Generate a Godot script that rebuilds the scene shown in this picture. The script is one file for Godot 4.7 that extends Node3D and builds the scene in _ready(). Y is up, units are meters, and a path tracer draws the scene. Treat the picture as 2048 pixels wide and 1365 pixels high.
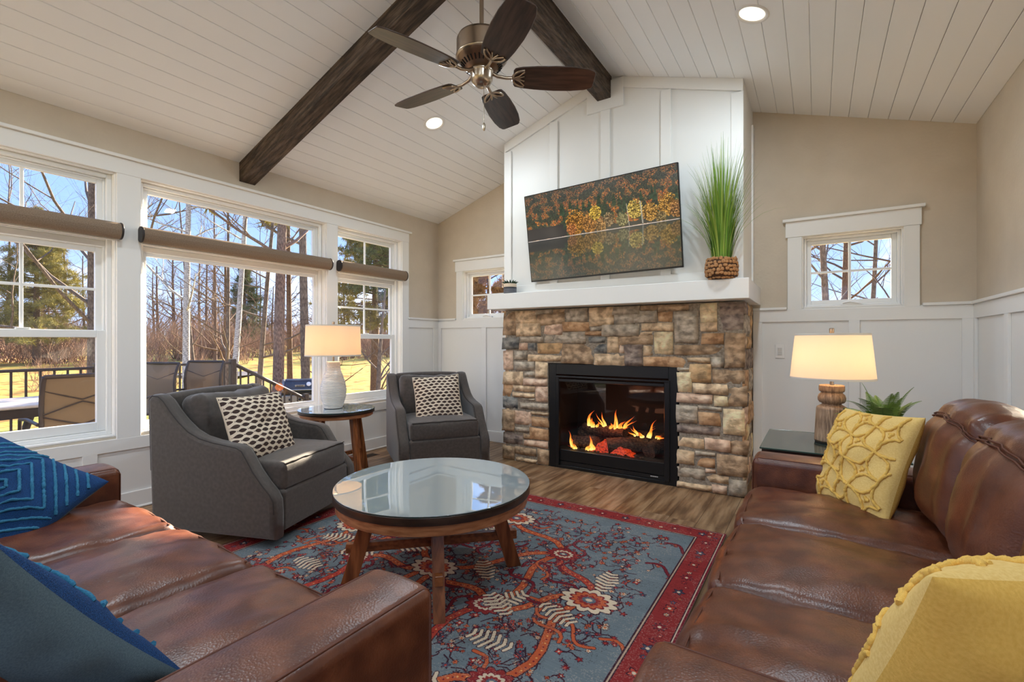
extends Node3D

var mats := {}
var names := {}
var rng := RandomNumberGenerator.new()
const HX := -1.597
# room limits: x of the window wall, x of the right wall, z of the fireplace wall, z of the rear wall
const XL := -4.124
const XR := 0.952
const ZB := -4.613
const ZF := 3.4
const WL := 2.715
const WR := 2.745
const RIDGE := 3.57


class MB:
	var v := PackedVector3Array()
	var uv := PackedVector2Array()
	var idx := PackedInt32Array()
	var use_uv := false
	var weld := false

	func vert(p: Vector3, t := Vector2.ZERO) -> int:
		v.append(p)
		uv.append(t)
		return v.size() - 1

	func tri(a: int, b: int, c: int) -> void:
		idx.append(a)
		idx.append(b)
		idx.append(c)

	func tri_out(a: Vector3, b: Vector3, c: Vector3, mid: Vector3) -> void:
		var nn := (b - a).cross(c - a)
		var i := vert(a)
		if nn.dot((a + b + c) / 3.0 - mid) >= 0.0:
			vert(b)
			vert(c)
		else:
			vert(c)
			vert(b)
		tri(i, i + 1, i + 2)

	func quad(a: Vector3, b: Vector3, c: Vector3, d: Vector3) -> void:
		var i := vert(a, Vector2(0, 1))
		vert(b, Vector2(1, 1))
		vert(c, Vector2(1, 0))
		vert(d, Vector2(0, 0))
		tri(i, i + 1, i + 2)
		tri(i, i + 2, i + 3)

	func quad_out(a: Vector3, b: Vector3, c: Vector3, d: Vector3, mid: Vector3) -> void:
		if (b - a).cross(c - a).dot((a + b + c + d) / 4.0 - mid) >= 0.0:
			quad(a, b, c, d)
		else:
			quad(a, d, c, b)

	func box(c: Vector3, s: Vector3, bev := 0.0, bs := Basis()) -> void:
		var h := s * 0.5
		var e := minf(bev, minf(h.x, minf(h.y, h.z)) * 0.9)
		var o := Transform3D(bs, c)
		if e <= 0.0:
			for ax in 3:
				for sg in [-1.0, 1.0]:
					var q := []
					for k in 4:
						var p := Vector3.ZERO
						p[ax] = sg * h[ax]
						p[(ax + 1) % 3] = h[(ax + 1) % 3] * (1.0 if k == 1 or k == 2 else -1.0)
						p[(ax + 2) % 3] = h[(ax + 2) % 3] * (1.0 if k >= 2 else -1.0)
						q.append(o * p)
					quad_out(q[0], q[1], q[2], q[3], c)
			return
		var g := h - Vector3(e, e, e)
		for ax in 3:
			var b1 := (ax + 1) % 3
			var b2 := (ax + 2) % 3
			for sg in [-1.0, 1.0]:
				var q := []
				for k in 4:
					var p := Vector3.ZERO
					p[ax] = sg * h[ax]
					p[b1] = g[b1] * (1.0 if k == 1 or k == 2 else -1.0)
					p[b2] = g[b2] * (1.0 if k >= 2 else -1.0)
					q.append(o * p)
				quad_out(q[0], q[1], q[2], q[3], c)
			for s1 in [-1.0, 1.0]:
				for s2 in [-1.0, 1.0]:
					var a := Vector3.ZERO
					a[b1] = s1 * h[b1]
					a[b2] = s2 * g[b2]
					var b := Vector3.ZERO
					b[b1] = s1 * g[b1]
					b[b2] = s2 * h[b2]
					var l := Vector3.ZERO
					l[ax] = g[ax]
					quad_out(o * (a - l), o * (a + l), o * (b + l), o * (b - l), c)
		for sx in [-1.0, 1.0]:
			for sy in [-1.0, 1.0]:
				for sz in [-1.0, 1.0]:
					tri_out(o * Vector3(sx * h.x, sy * g.y, sz * g.z), o * Vector3(sx * g.x, sy * h.y, sz * g.z), o * Vector3(sx * g.x, sy * g.y, sz * h.z), c)

	# from corner to corner
	func bx(a: Vector3, b: Vector3, bev := 0.0) -> void:
		box((a + b) * 0.5, (b - a).abs(), bev)

	# smooth sheet of rows x columns; the columns turn counter-clockwise round the rows' direction
	func grid(rows: Array, wrap := false, flip := false, t0 := Vector2.ZERO, t1 := Vector2.ONE) -> void:
		var nr := rows.size()
		var nc: int = rows[0].size()
		var base := v.size()
		for i in nr:
			for j in nc:
				vert(rows[i][j], Vector2(lerpf(t0.x, t1.x, float(j) / maxf(nc - 1, 1)), lerpf(t0.y, t1.y, float(i) / maxf(nr - 1, 1))))
		var last := nc if wrap else nc - 1
		for i in nr - 1:
			for j in last:
				var a := base + i * nc + j
				var b := base + i * nc + (j + 1) % nc
				var c := base + (i + 1) * nc + (j + 1) % nc
				var d := base + (i + 1) * nc + j
				if flip:
					tri(a, c, b)
					tri(a, d, c)
				else:
					tri(a, b, c)
					tri(a, c, d)

	func fan(ring: PackedVector3Array, mid: Vector3, out: Vector3) -> void:
		for j in ring.size():
			var a := ring[j]
			var b := ring[(j + 1) % ring.size()]
			if (a - mid).cross(b - mid).dot(out) >= 0.0:
				var i := vert(mid)
				vert(a)
				vert(b)
				tri(i, i + 1, i + 2)
			else:
				var i := vert(mid)
				vert(b)
				vert(a)
				tri(i, i + 1, i + 2)

	func tube(path: PackedVector3Array, radii, sides := 6, caps := true) -> void:
		var rows := []
		var n := path.size()
		var up := Vector3.UP
		var t0 := (path[1] - path[0]).normalized()
		if absf(t0.dot(up)) > 0.9:
			up = Vector3.RIGHT
		var nn := (up - t0 * up.dot(t0)).normalized()
		for i in n:
			var t := (path[mini(i + 1, n - 1)] - path[maxi(i - 1, 0)]).normalized()
			nn = (nn - t * nn.dot(t)).normalized()
			var bb := t.cross(nn)
			var r: float = radii if radii is float else radii[i]
			var row := PackedVector3Array()
			for j in sides:
				var a := TAU * j / sides
				row.append(path[i] + (nn * cos(a) + bb * sin(a)) * r)
			rows.append(row)
		grid(rows, true)
		if caps:
			fan(rows[0], path[0], path[0] - path[1])
			fan(rows[n - 1], path[n - 1], path[n - 1] - path[n - 2])

	func lathe(profile: Array, seg := 32, at := Vector3.ZERO, sharp := false) -> void:
		var rows := []
		for p in profile:
			var row := PackedVector3Array()
			for j in seg + 1:
				var a := TAU * j / seg
				row.append(at + Vector3(p.x * cos(a), p.y, -p.x * sin(a)))
			rows.append(row)
		if sharp:
			for i in rows.size() - 1:
				grid([rows[i], rows[i + 1]])
		else:
			grid(rows)

	# outline in x and y, thickness along z, edges rounded by bev; xf places it
	func prism(poly: PackedVector2Array, depth: float, bev := 0.0, xf := Transform3D(), seg := 2) -> void:
		var pts := poly.duplicate()
		if Geometry2D.is_polygon_clockwise(pts):
			pts.reverse()
		var n := pts.size()
		var nrm := PackedVector2Array()
		for i in n:
			var a := (pts[i] - pts[(i + n - 1) % n]).normalized()
			var b := (pts[(i + 1) % n] - pts[i]).normalized()
			var m := Vector2(a.y, -a.x) + Vector2(b.y, -b.x)
			nrm.append(m / maxf(0.4, m.length_squared() * 0.5))
		var rings := []
		var steps := seg if bev > 0.0 else 0
		for k in steps + 1:
			var a := (PI / 2) * k / maxi(steps, 1)
			rings.append([bev * (1.0 - sin(a)) if steps else 0.0, -depth / 2 + (bev * (1.0 - cos(a)) if steps else 0.0)])
		for k in range(steps, -1, -1):
			rings.append([rings[k][0], -rings[k][1]])
		var rows := []
		for r in rings:
			var row := PackedVector3Array()
			for i in n:
				var q: Vector2 = pts[i] - nrm[i] * r[0]
				row.append(xf * Vector3(q.x, q.y, r[1]))
			rows.append(row)
		if bev > 0.0:
			grid(rows, true)
		else:
			for i in n:
				var j := (i + 1) % n
				quad(rows[0][i], rows[0][j], rows[1][j], rows[1][i])
		var flat := PackedVector2Array()
		for i in n:
			flat.append(pts[i] - nrm[i] * rings[0][0])
		var t := Geometry2D.triangulate_polygon(flat)
		for side in 2:
			var z: float = depth / 2 * (1.0 if side else -1.0)
			var base := v.size()
			for i in n:
				vert(xf * Vector3(flat[i].x, flat[i].y, z))
			for k in range(0, t.size(), 3):
				var a := t[k]
				var b := t[k + 1]
				var c := t[k + 2]
				var ccw := (flat[b] - flat[a]).cross(flat[c] - flat[a]) > 0.0
				if ccw == (side == 1):
					tri(base + a, base + b, base + c)
				else:
					tri(base + a, base + c, base + b)

	# rounded, optionally puffed box: f(point on the box, unit point -1..1) may move each point
	func rbox(c: Vector3, s: Vector3, r: float, inner := 6, f = null, bs := Basis()) -> void:
		weld = true
		var h := s * 0.5
		var rr := minf(r, minf(h.x, minf(h.y, h.z)))
		var lines := []
		for ax in 3:
			var t := PackedFloat32Array()
			for k in 4:
				t.append(-h[ax] + rr * k / 4.0)
			var g: float = h[ax] - rr
			for k in inner + 1:
				t.append(-g + 2.0 * g * k / inner)
			for k in range(3, -1, -1):
				t.append(-t[k])
			lines.append(t)
		for ax in 3:
			var b1 := (ax + 1) % 3
			var b2 := (ax + 2) % 3
			for sg in [-1.0, 1.0]:
				var rows := []
				for q in lines[b2]:
					var row := PackedVector3Array()
					for p in lines[b1]:
						var x := Vector3.ZERO
						x[ax] = sg * h[ax]
						x[b1] = p
						x[b2] = q
						var core := Vector3(clampf(x.x, -h.x + rr, h.x - rr), clampf(x.y, -h.y + rr, h.y - rr), clampf(x.z, -h.z + rr, h.z - rr))
						var d := x - core
						if d.length() > 0.0:
							x = core + d.normalized() * rr
						if f != null:
							x = f.call(x, x / h)
						row.append(c + bs * x)
					rows.append(row)
				grid(rows, false, sg < 0.0)

	func mesh() -> ArrayMesh:
		var n := PackedVector3Array()
		n.resize(v.size())
		for k in range(0, idx.size(), 3):
			var a := v[idx[k]]
			var fn := (v[idx[k + 1]] - a).cross(v[idx[k + 2]] - a)
			n[idx[k]] += fn
			n[idx[k + 1]] += fn
			n[idx[k + 2]] += fn
		if weld:
			var at := {}
			for i in v.size():
				var key := Vector3i((v[i] * 20000.0).round())
				at[key] = at.get(key, Vector3.ZERO) + n[i]
			for i in v.size():
				n[i] = at[Vector3i((v[i] * 20000.0).round())]
		for i in n.size():
			n[i] = n[i].normalized() if n[i].length_squared() > 0.0 else Vector3.UP
		var rev := idx.duplicate()
		rev.reverse()
		var a := []
		a.resize(Mesh.ARRAY_MAX)
		a[Mesh.ARRAY_VERTEX] = v
		a[Mesh.ARRAY_NORMAL] = n
		if use_uv:
			a[Mesh.ARRAY_TEX_UV] = uv
		a[Mesh.ARRAY_INDEX] = rev
		var m := ArrayMesh.new()
		m.add_surface_from_arrays(Mesh.PRIMITIVE_TRIANGLES, a)
		return m


func numbered(called: String) -> String:
	var k: int = names.get(called, 0)
	names[called] = k + 1
	return called if k == 0 else "%s_%03d" % [called, k]


func tag(o: Node, label: String, category: String, group := "", kind := "") -> Node:
	if label:
		o.set_meta("label", label)
	if category:
		o.set_meta("category", category)
	if group:
		o.set_meta("group", group)
	if kind:
		o.set_meta("kind", kind)
	return o


func thing(called: String, label: String, category: String, at := Vector3.ZERO, turn := 0.0, group := "") -> Node3D:
	var o := Node3D.new()
	o.name = numbered(called)
	add_child(o)
	o.position = at
	o.rotation.y = turn
	tag(o, label, category, group)
	return o


func inst(m: Mesh, called: String, mat: Material, parent: Node) -> MeshInstance3D:
	var o := MeshInstance3D.new()
	o.name = called
	o.mesh = m
	o.material_override = mat
	parent.add_child(o, true)
	return o


func part(b: MB, called: String, mat: Material, parent: Node) -> MeshInstance3D:
	return inst(b.mesh(), called, mat, parent)


func solid(b: MB, called: String, mat: Material, label: String, category: String, group := "") -> MeshInstance3D:
	var o := part(b, numbered(called), mat, self)
	tag(o, label, category, group)
	return o


func struct(b: MB, called: String, mat: Material) -> MeshInstance3D:
	var o := part(b, numbered(called), mat, self)
	o.set_meta("kind", "structure")
	return o


func struct_root(called: String, at := Vector3.ZERO) -> Node3D:
	var o := Node3D.new()
	o.name = numbered(called)
	add_child(o)
	o.position = at
	o.set_meta("kind", "structure")
	return o


func copy(src: Node3D, at: Vector3, turn: float, label := "") -> Node3D:
	var called := String(src.name).rstrip("0123456789").trim_suffix("_")
	var o: Node3D = src.duplicate()
	o.name = numbered(called)
	add_child(o)
	o.position = at
	o.rotation.y = turn
	if label:
		o.set_meta("label", label)
	return o


# ---------- materials ----------
func noise_tex(kind: int, freq: float, oct: int, ramp: Gradient = null, bump := 0.0, size := 512, sd := 1) -> NoiseTexture2D:
	var f := FastNoiseLite.new()
	f.noise_type = kind
	f.frequency = freq
	f.fractal_octaves = oct
	f.seed = sd
	var t := NoiseTexture2D.new()
	t.width = size
	t.height = size
	t.seamless = true
	t.noise = f
	if ramp:
		t.color_ramp = ramp
	if bump > 0.0:
		t.as_normal_map = true
		t.bump_strength = bump
	return t


func ramp(stops: Array) -> Gradient:
	var g := Gradient.new()
	var o := PackedFloat32Array()
	var c := PackedColorArray()
	for s in stops:
		o.append(s[0])
		c.append(s[1])
	g.offsets = o
	g.colors = c
	return g


func mat(called: String, c: Color, rough := 0.6, metal := 0.0) -> StandardMaterial3D:
	if mats.has(called):
		return mats[called]
	var m := StandardMaterial3D.new()
	m.resource_name = called
	m.albedo_color = c
	m.roughness = rough
	m.metallic = metal
	mats[called] = m
	return m


func tri_mat(called: String, tex: Texture2D, sc: Vector3, rough := 0.6, world := false, nrm: Texture2D = null, ns := 1.0, tint := Color.WHITE) -> StandardMaterial3D:
	var m := mat(called, tint, rough)
	m.albedo_texture = tex
	m.uv1_triplanar = true
	m.uv1_world_triplanar = world
	m.uv1_scale = sc
	if nrm:
		m.normal_enabled = true
		m.normal_texture = nrm
		m.normal_scale = ns
	return m


func c8(r: int, g: int, b: int) -> Color:
	return Color8(r, g, b)


func glass(called: String, alpha: float, tint := Color(1, 1, 1)) -> StandardMaterial3D:
	var m := mat(called, Color(tint.r, tint.g, tint.b, alpha), 0.0)
	m.transparency = BaseMaterial3D.TRANSPARENCY_ALPHA
	m.metallic_specular = 0.5
	return m


func glow(called: String, c: Color, e: float) -> StandardMaterial3D:
	var m := mat(called, c, 0.5)
	m.emission_enabled = true
	m.emission = c
	m.emission_energy_multiplier = e
	return m


func _ready() -> void:
	rng.seed = 7
	# ---------- camera ----------
	var cam := Camera3D.new()
	cam.name = "camera"
	cam.position = Vector3(0, 1.2, 0)
	cam.rotation = Vector3(0, 0.5745, 0)
	cam.fov = rad_to_deg(2.0 * atan(682.5 / 943.1))
	cam.near = 0.05
	cam.far = 600.0
	add_child(cam)
	cam.current = true
	# ---------- sky, sun, exposure ----------
	var env := Environment.new()
	env.tonemap_mode = Environment.TONE_MAPPER_LINEAR
	env.tonemap_exposure = 1.15
	env.sdfgi_enabled = true
	env.ssao_enabled = true
	env.ssil_enabled = true
	env.background_mode = Environment.BG_SKY
	var sky_mat := ProceduralSkyMaterial.new()
	sky_mat.sky_top_color = Color(0.42, 0.60, 0.90)
	sky_mat.sky_horizon_color = Color(0.70, 0.79, 0.92)
	sky_mat.sky_curve = 0.16
	sky_mat.ground_bottom_color = Color(0.36, 0.33, 0.24)
	sky_mat.ground_horizon_color = Color(0.5, 0.5, 0.45)
	sky_mat.sky_energy_multiplier = 1.0
	sky_mat.sky_cover = clouds()
	sky_mat.sky_cover_modulate = Color(1, 1, 1, 1)
	var sky := Sky.new()
	sky.sky_material = sky_mat
	env.sky = sky
	env.background_energy_multiplier = SKY
	var we := WorldEnvironment.new()
	we.name = "world_environment"
	we.environment = env
	add_child(we)
	var sun := DirectionalLight3D.new()
	sun.name = "sun"
	add_child(sun)
	sun.look_at_from_position(Vector3(-3.1, 3.73, -10), Vector3.ZERO)
	sun.light_color = Color(1.0, 0.93, 0.82)
	sun.light_energy = SUN
	sun.light_angular_distance = 0.6
	sun.shadow_enabled = true
	# ---------- the place ----------
	make_materials()
	build_floor()
	build_walls()
	build_ceiling()
	build_windows()
	build_chimney()
	build_fireplace()
	build_tv()
	build_fan()
	build_downlights()
	build_sofas()
	build_armchairs()
	build_tables()
	build_lamps()
	build_rug()
	build_pillows()
	build_plants()
	build_small()
	build_deck()
	build_garden()


const SKY := 1.7
const SUN := 9.5


func clouds() -> ImageTexture:
	var w := 1024
	var h := 512
	var im := Image.create(w, h, false, Image.FORMAT_RGBA8)
	var f := FastNoiseLite.new()
	f.noise_type = FastNoiseLite.TYPE_SIMPLEX_SMOOTH
	f.frequency = 1.5
	f.fractal_octaves = 5
	f.seed = 11
	for y in h / 2 + 4:
		var el := PI / 2 - PI * (y + 0.5) / h
		var ce := cos(el)
		var se := sin(el)
		for x in w:
			var az := TAU * (x + 0.5) / w
			var d := Vector3(cos(az) * ce, se * 2.6, sin(az) * ce)
			var n := f.get_noise_3dv(d * 1.4 + Vector3(3, 1, 5))
			var a := smoothstep(0.02, 0.42, n) * 0.5
			im.set_pixel(x, y, Color(1, 1, 1, a))
	return ImageTexture.create_from_image(im)


func make_materials() -> void:
	var S := FastNoiseLite.TYPE_SIMPLEX_SMOOTH
	var fine := noise_tex(S, 0.09, 4, null, 3.0, 512, 3)
	var soft := noise_tex(S, 0.02, 4, null, 2.0, 512, 5)
	var cell := noise_tex(FastNoiseLite.TYPE_CELLULAR, 0.11, 2, null, 4.0, 512, 9)
	mats["n_fine"] = fine
	mats["n_soft"] = soft
	mats["n_cell"] = cell
	# painted walls and trim
	var beige := tri_mat("beige_wall_paint", noise_tex(S, 0.02, 3, ramp([[0.0, c8(203, 190, 172)], [1.0, c8(209, 196, 178)]]), 0.0, 256), Vector3(0.7, 0.7, 0.7), 0.85, true, fine, 0.12)
	beige.metallic_specular = 0.3
	var white := mat("white_trim_paint", c8(237, 235, 231), 0.42)
	white.metallic_specular = 0.4
	mat("white_panel_paint", c8(234, 232, 228), 0.5)
	mat("ceiling_paint", c8(246, 246, 246), 0.55)
	mat("joint_dark", c8(120, 115, 108), 0.9)
	mat("vinyl_window_frame", c8(240, 240, 238), 0.35)
	glass("window_glass", 0.02)
	# floor planks
	for k in 4:
		var tones = [[c8(104, 76, 52), c8(140, 109, 78), c8(164, 133, 100)], [c8(112, 84, 58), c8(149, 118, 87), c8(171, 141, 109)], [c8(97, 71, 47), c8(131, 100, 72), c8(153, 124, 92)], [c8(116, 89, 64), c8(142, 113, 85), c8(166, 138, 108)]][k]
		var m := tri_mat("oak_plank_%d" % k, noise_tex(S, 0.012, 6, ramp([[0.2, tones[0]], [0.5, tones[1]], [0.8, tones[2]]]), 0.0, 512, 20 + k), Vector3(2.4, 2.4, 0.28), 0.42, true, noise_tex(S, 0.03, 4, null, 2.0, 256, 31) if k == 0 else mats["oak_plank_0"].normal_texture, 0.25)
		m.uv1_offset = Vector3(0.37 * k, 0.1 * k, 0.21 * k)
	# dark stained beams
	var beam := noise_tex(S, 0.02, 5, ramp([[0.25, c8(48, 36, 26)], [0.5, c8(74, 58, 44)], [0.8, c8(98, 82, 66)]]), 0.0, 512, 41)
	var beamn := noise_tex(S, 0.04, 5, null, 6.0, 512, 42)
	tri_mat("beam_along_z", beam, Vector3(3, 3, 0.35), 0.7, false, beamn, 0.7)
	tri_mat("beam_along_x", beam, Vector3(0.35, 3, 3), 0.7, false, beamn, 0.7)
	# table woods
	var walnut := noise_tex(S, 0.014, 5, ramp([[0.2, c8(96, 52, 26)], [0.5, c8(134, 78, 42)], [0.8, c8(160, 99, 58)]]), 0.0, 512, 51)
	tri_mat("walnut_along_y", walnut, Vector3(5, 0.5, 5), 0.35, false, fine, 0.1)
	tri_mat("walnut_along_x", walnut, Vector3(0.5, 5, 5), 0.35, false, fine, 0.1)
	tri_mat("apron_wood", noise_tex(S, 0.014, 5, ramp([[0.2, c8(140, 86, 52)], [0.5, c8(172, 114, 74)], [0.8, c8(190, 134, 92)]]), 0.0, 512, 52), Vector3(1.2, 6, 1.2), 0.4)
	tri_mat("dark_edge_wood", noise_tex(S, 0.02, 4, ramp([[0.3, c8(40, 27, 20)], [0.7, c8(66, 47, 36)]]), 0.0, 256, 53), Vector3(1.5, 3, 1.5), 0.35)
	tri_mat("grey_lamp_wood", noise_tex(S, 0.016, 5, ramp([[0.2, c8(104, 80, 60)], [0.5, c8(150, 122, 96)], [0.8, c8(182, 154, 124)]]), 0.0, 512, 54), Vector3(9, 0.9, 9), 0.6, false, fine, 0.3)
	var blade := tri_mat("fan_blade_wood", noise_tex(S, 0.014, 5, ramp([[0.2, c8(38, 25, 21)], [0.5, c8(58, 41, 34)], [0.8, c8(74, 54, 46)]]), 0.0, 512, 55), Vector3(0.6, 5, 5), 0.35)
	blade.clearcoat_enabled = true
	blade.clearcoat = 0.3
	blade.clearcoat_roughness = 0.3
	# metals
	var nickel := mat("brushed_nickel", c8(176, 160, 142), 0.28, 1.0)
	nickel.normal_enabled = true
	nickel.normal_texture = fine
	nickel.normal_scale = 0.08
	nickel.uv1_triplanar = true
	nickel.uv1_scale = Vector3(1, 20, 1)
	mat("motor_shadow", c8(30, 24, 20), 0.6, 0.5)
	mat("black_metal", c8(22, 22, 23), 0.38, 0.3)
	mat("black_metal_satin", c8(34, 34, 36), 0.3, 0.4)
	mat("firebox_black", c8(14, 13, 12), 0.8)
	mat("dark_plastic", c8(38, 30, 28), 0.5)
	mat("white_plastic", c8(236, 234, 230), 0.35)
	mat("chrome", c8(200, 200, 202), 0.15, 1.0)
	# leather
	var leather := tri_mat("brown_leather", noise_tex(S, 0.012, 5, ramp([[0.25, c8(82, 41, 25)], [0.5, c8(99, 53, 32)], [0.8, c8(115, 65, 41)]]), 0.0, 512, 61), Vector3(1.3, 1.3, 1.3), 0.34, false, noise_tex(FastNoiseLite.TYPE_CELLULAR, 0.3, 2, null, 4.0, 512, 64), 0.12)
	leather.metallic_specular = 0.55
	mat("leather_stitch", c8(92, 46, 26), 0.6)
	# velvet
	var velvet := tri_mat("charcoal_velvet", noise_tex(S, 0.03, 5, ramp([[0.25, c8(62, 54, 48)], [0.5, c8(68, 60, 54)], [0.8, c8(75, 66, 60)]]), 0.0, 512, 62), Vector3(2.2, 2.2, 2.2), 0.75, false, noise_tex(S, 0.25, 3, null, 3.0, 512, 63), 0.35)
	velvet.rim_enabled = true
	velvet.rim = 0.7
	velvet.rim_tint = 0.4
	mat("velvet_piping", c8(50, 44, 41), 0.75)
	# glass furniture
	mat("tabletop_glass", c8(178, 190, 194), 0.015, 0.5)
	mat("glass_edge_green", c8(10, 74, 66), 0.08)
	# stones
	var tones := {
		"t": [c8(165, 136, 106), c8(217, 184, 145), c8(250, 219, 178)], "b": [c8(131, 106, 81), c8(184, 152, 118), c8(217, 184, 148)], "g": [c8(136, 123, 106), c8(184, 166, 143), c8(217, 200, 177)],
		"o": [c8(152, 109, 73), c8(204, 159, 116), c8(224, 182, 139)], "n": [c8(153, 123, 87), c8(211, 170, 121), c8(230, 186, 136)], "d": [c8(84, 84, 84), c8(136, 133, 125), c8(175, 168, 156)],
		"k": [c8(96, 81, 73), c8(148, 128, 115), c8(180, 159, 140)], "p": [c8(175, 140, 115), c8(228, 189, 159), c8(250, 222, 191)], "y": [c8(186, 159, 121), c8(239, 209, 165), c8(250, 239, 192)]}
	var stone_n := noise_tex(S, 0.022, 6, null, 10.0, 512, 70)
	var i := 0
	for k in tones:
		var m := tri_mat("stone_" + k, noise_tex(S, 0.016, 6, ramp([[0.22, tones[k][0]], [0.5, tones[k][1]], [0.8, tones[k][2]]]), 0.0, 256, 71 + i), Vector3(2.2, 3.2, 2.2), 0.85, true, stone_n, 0.55)
		m.uv1_offset = Vector3(0.13 * i, 0.29 * i, 0.41 * i)
		i += 1
	tri_mat("mortar", noise_tex(S, 0.05, 4, ramp([[0.2, c8(132, 119, 103)], [0.8, c8(168, 155, 138)]]), 0.0, 256, 90), Vector3(3, 3, 3), 0.95, true, fine, 0.5)
	# fabrics
	var linen_n := noise_tex(S, 0.3, 2, null, 4.0, 512, 91)
	mats["n_linen"] = linen_n
	tri_mat("blue_chenille", noise_tex(S, 0.12, 4, ramp([[0.2, c8(6, 42, 84)], [0.5, c8(12, 66, 122)], [0.85, c8(26, 92, 156)]]), 0.0, 512, 92), Vector3(5, 5, 5), 0.95, false, noise_tex(S, 0.2, 3, null, 10.0, 512, 93), 1.0)
	tri_mat("teal_chenille", noise_tex(S, 0.2, 3, ramp([[0.2, c8(28, 92, 132)], [0.8, c8(66, 138, 170)]]), 0.0, 256, 94), Vector3(6, 6, 6), 0.95)
	tri_mat("slate_linen", noise_tex(S, 0.2, 3, ramp([[0.2, c8(74, 94, 104)], [0.8, c8(98, 118, 128)]]), 0.0, 256, 95), Vector3(6, 6, 6), 0.95, false, linen_n, 0.5)
	tri_mat("mustard_cotton", noise_tex(S, 0.1, 4, ramp([[0.2, c8(226, 186, 106)], [0.8, c8(238, 204, 130)]]), 0.0, 256, 96), Vector3(5, 5, 5), 0.95, false, linen_n, 0.4)
	tri_mat("mustard_tuft", noise_tex(S, 0.25, 3, ramp([[0.2, c8(224, 172, 72)], [0.8, c8(246, 206, 116)]]), 0.0, 256, 97), Vector3(9, 9, 9), 0.95, false, linen_n, 1.0)
	tri_mat("mustard_back", noise_tex(S, 0.1, 4, ramp([[0.2, c8(214, 166, 74)], [0.8, c8(228, 184, 94)]]), 0.0, 256, 98), Vector3(5, 5, 5), 0.95, false, linen_n, 0.4)
	tri_mat("shade_fabric", noise_tex(S, 0.16, 3, ramp([[0.2, c8(122, 102, 84)], [0.8, c8(148, 128, 108)]]), 0.0, 256, 99), Vector3(14, 3, 3), 0.9, false, linen_n, 0.6)
	for nm in ["lamp_linen", "lamp_linen_white"]:
		var sh := tri_mat(nm, noise_tex(S, 0.16, 4, ramp([[0.2, c8(222, 205, 178)], [0.8, c8(240, 226, 203)]]) if nm == "lamp_linen" else ramp([[0.2, c8(232, 222, 204)], [0.8, c8(246, 238, 224)]]), 0.0, 512, 100), Vector3(7, 7, 7), 0.9)
		sh.backlight_enabled = true
		sh.backlight = Color(0.9, 0.9, 0.9)
	mat("lamp_trim", c8(214, 208, 198), 0.8)
	mat("white_ceramic", c8(226, 220, 212), 0.25)
	# plants
	for k in 3:
		var g := mat("grass_blade_%d" % k, [c8(112, 148, 44), c8(84, 124, 36), c8(150, 172, 72)][k], 0.55)
		g.backlight_enabled = true
		g.backlight = Color(0.35, 0.4, 0.2)
	mat("fern_green", c8(96, 124, 52), 0.5)
	mat("succulent_green", c8(36, 62, 40), 0.5)
	mat("pot_navy", c8(44, 48, 58), 0.4)
	mat("pot_cream", c8(226, 204, 178), 0.6)
	tri_mat("nut_brown", noise_tex(S, 0.05, 4, ramp([[0.2, c8(140, 92, 52)], [0.8, c8(196, 148, 98)]]), 0.0, 256, 101), Vector3(8, 8, 8), 0.7)
	mat("nut_dark", c8(70, 44, 26), 0.9)


func build_floor() -> void:
	var b := MB.new()
	b.bx(Vector3(XL - 0.16, -0.2, ZB - 0.16), Vector3(XR + 0.16, -0.016, ZF + 0.16))
	var fl := struct(b, "floor", mats.joint_dark)
	var w := 0.182
	var k := 0
	var x := XL
	while x < XR - 0.01:
		var x1 := minf(x + w, XR)
		var z := ZB - rng.randf() * 1.2
		while z < ZF:
			var z1 := z + 1.22
			var a := maxf(z, ZB)
			var e := minf(z1, ZF)
			if e - a > 0.03:
				var p := MB.new()
				p.bx(Vector3(x + 0.0006, -0.016, a + 0.0006), Vector3(x1 - 0.0006, 0.0, e - 0.0006), 0.0012)
				part(p, "plank", mats["oak_plank_%d" % (rng.randi() % 4)], fl)
				k += 1
			z = z1
		x = x1
	# floor register by the window wall
	var reg := thing("floor_register", "brown metal floor vent set in the planks by the window wall", "vent", Vector3(-3.93, 0.0, -3.28))
	var r := MB.new()
	r.bx(Vector3(-0.055, 0.0, -0.14), Vector3(0.055, 0.003, 0.14), 0.001)
	part(r, "plate", mat("vent_brown", c8(82, 58, 40), 0.5, 0.4), reg)
	for q in 12:
		var s := MB.new()
		s.bx(Vector3(-0.042, 0.003, -0.118 + q * 0.02), Vector3(0.042, 0.006, -0.108 + q * 0.02))
		part(s, "louver", mats.dark_plastic, reg)


func gable(x0: float, y0: float, x1: float, y1: float, mid: Vector2) -> PackedVector2Array:
	return PackedVector2Array([Vector2(x0, y0), Vector2(x1, y1), mid])


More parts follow.
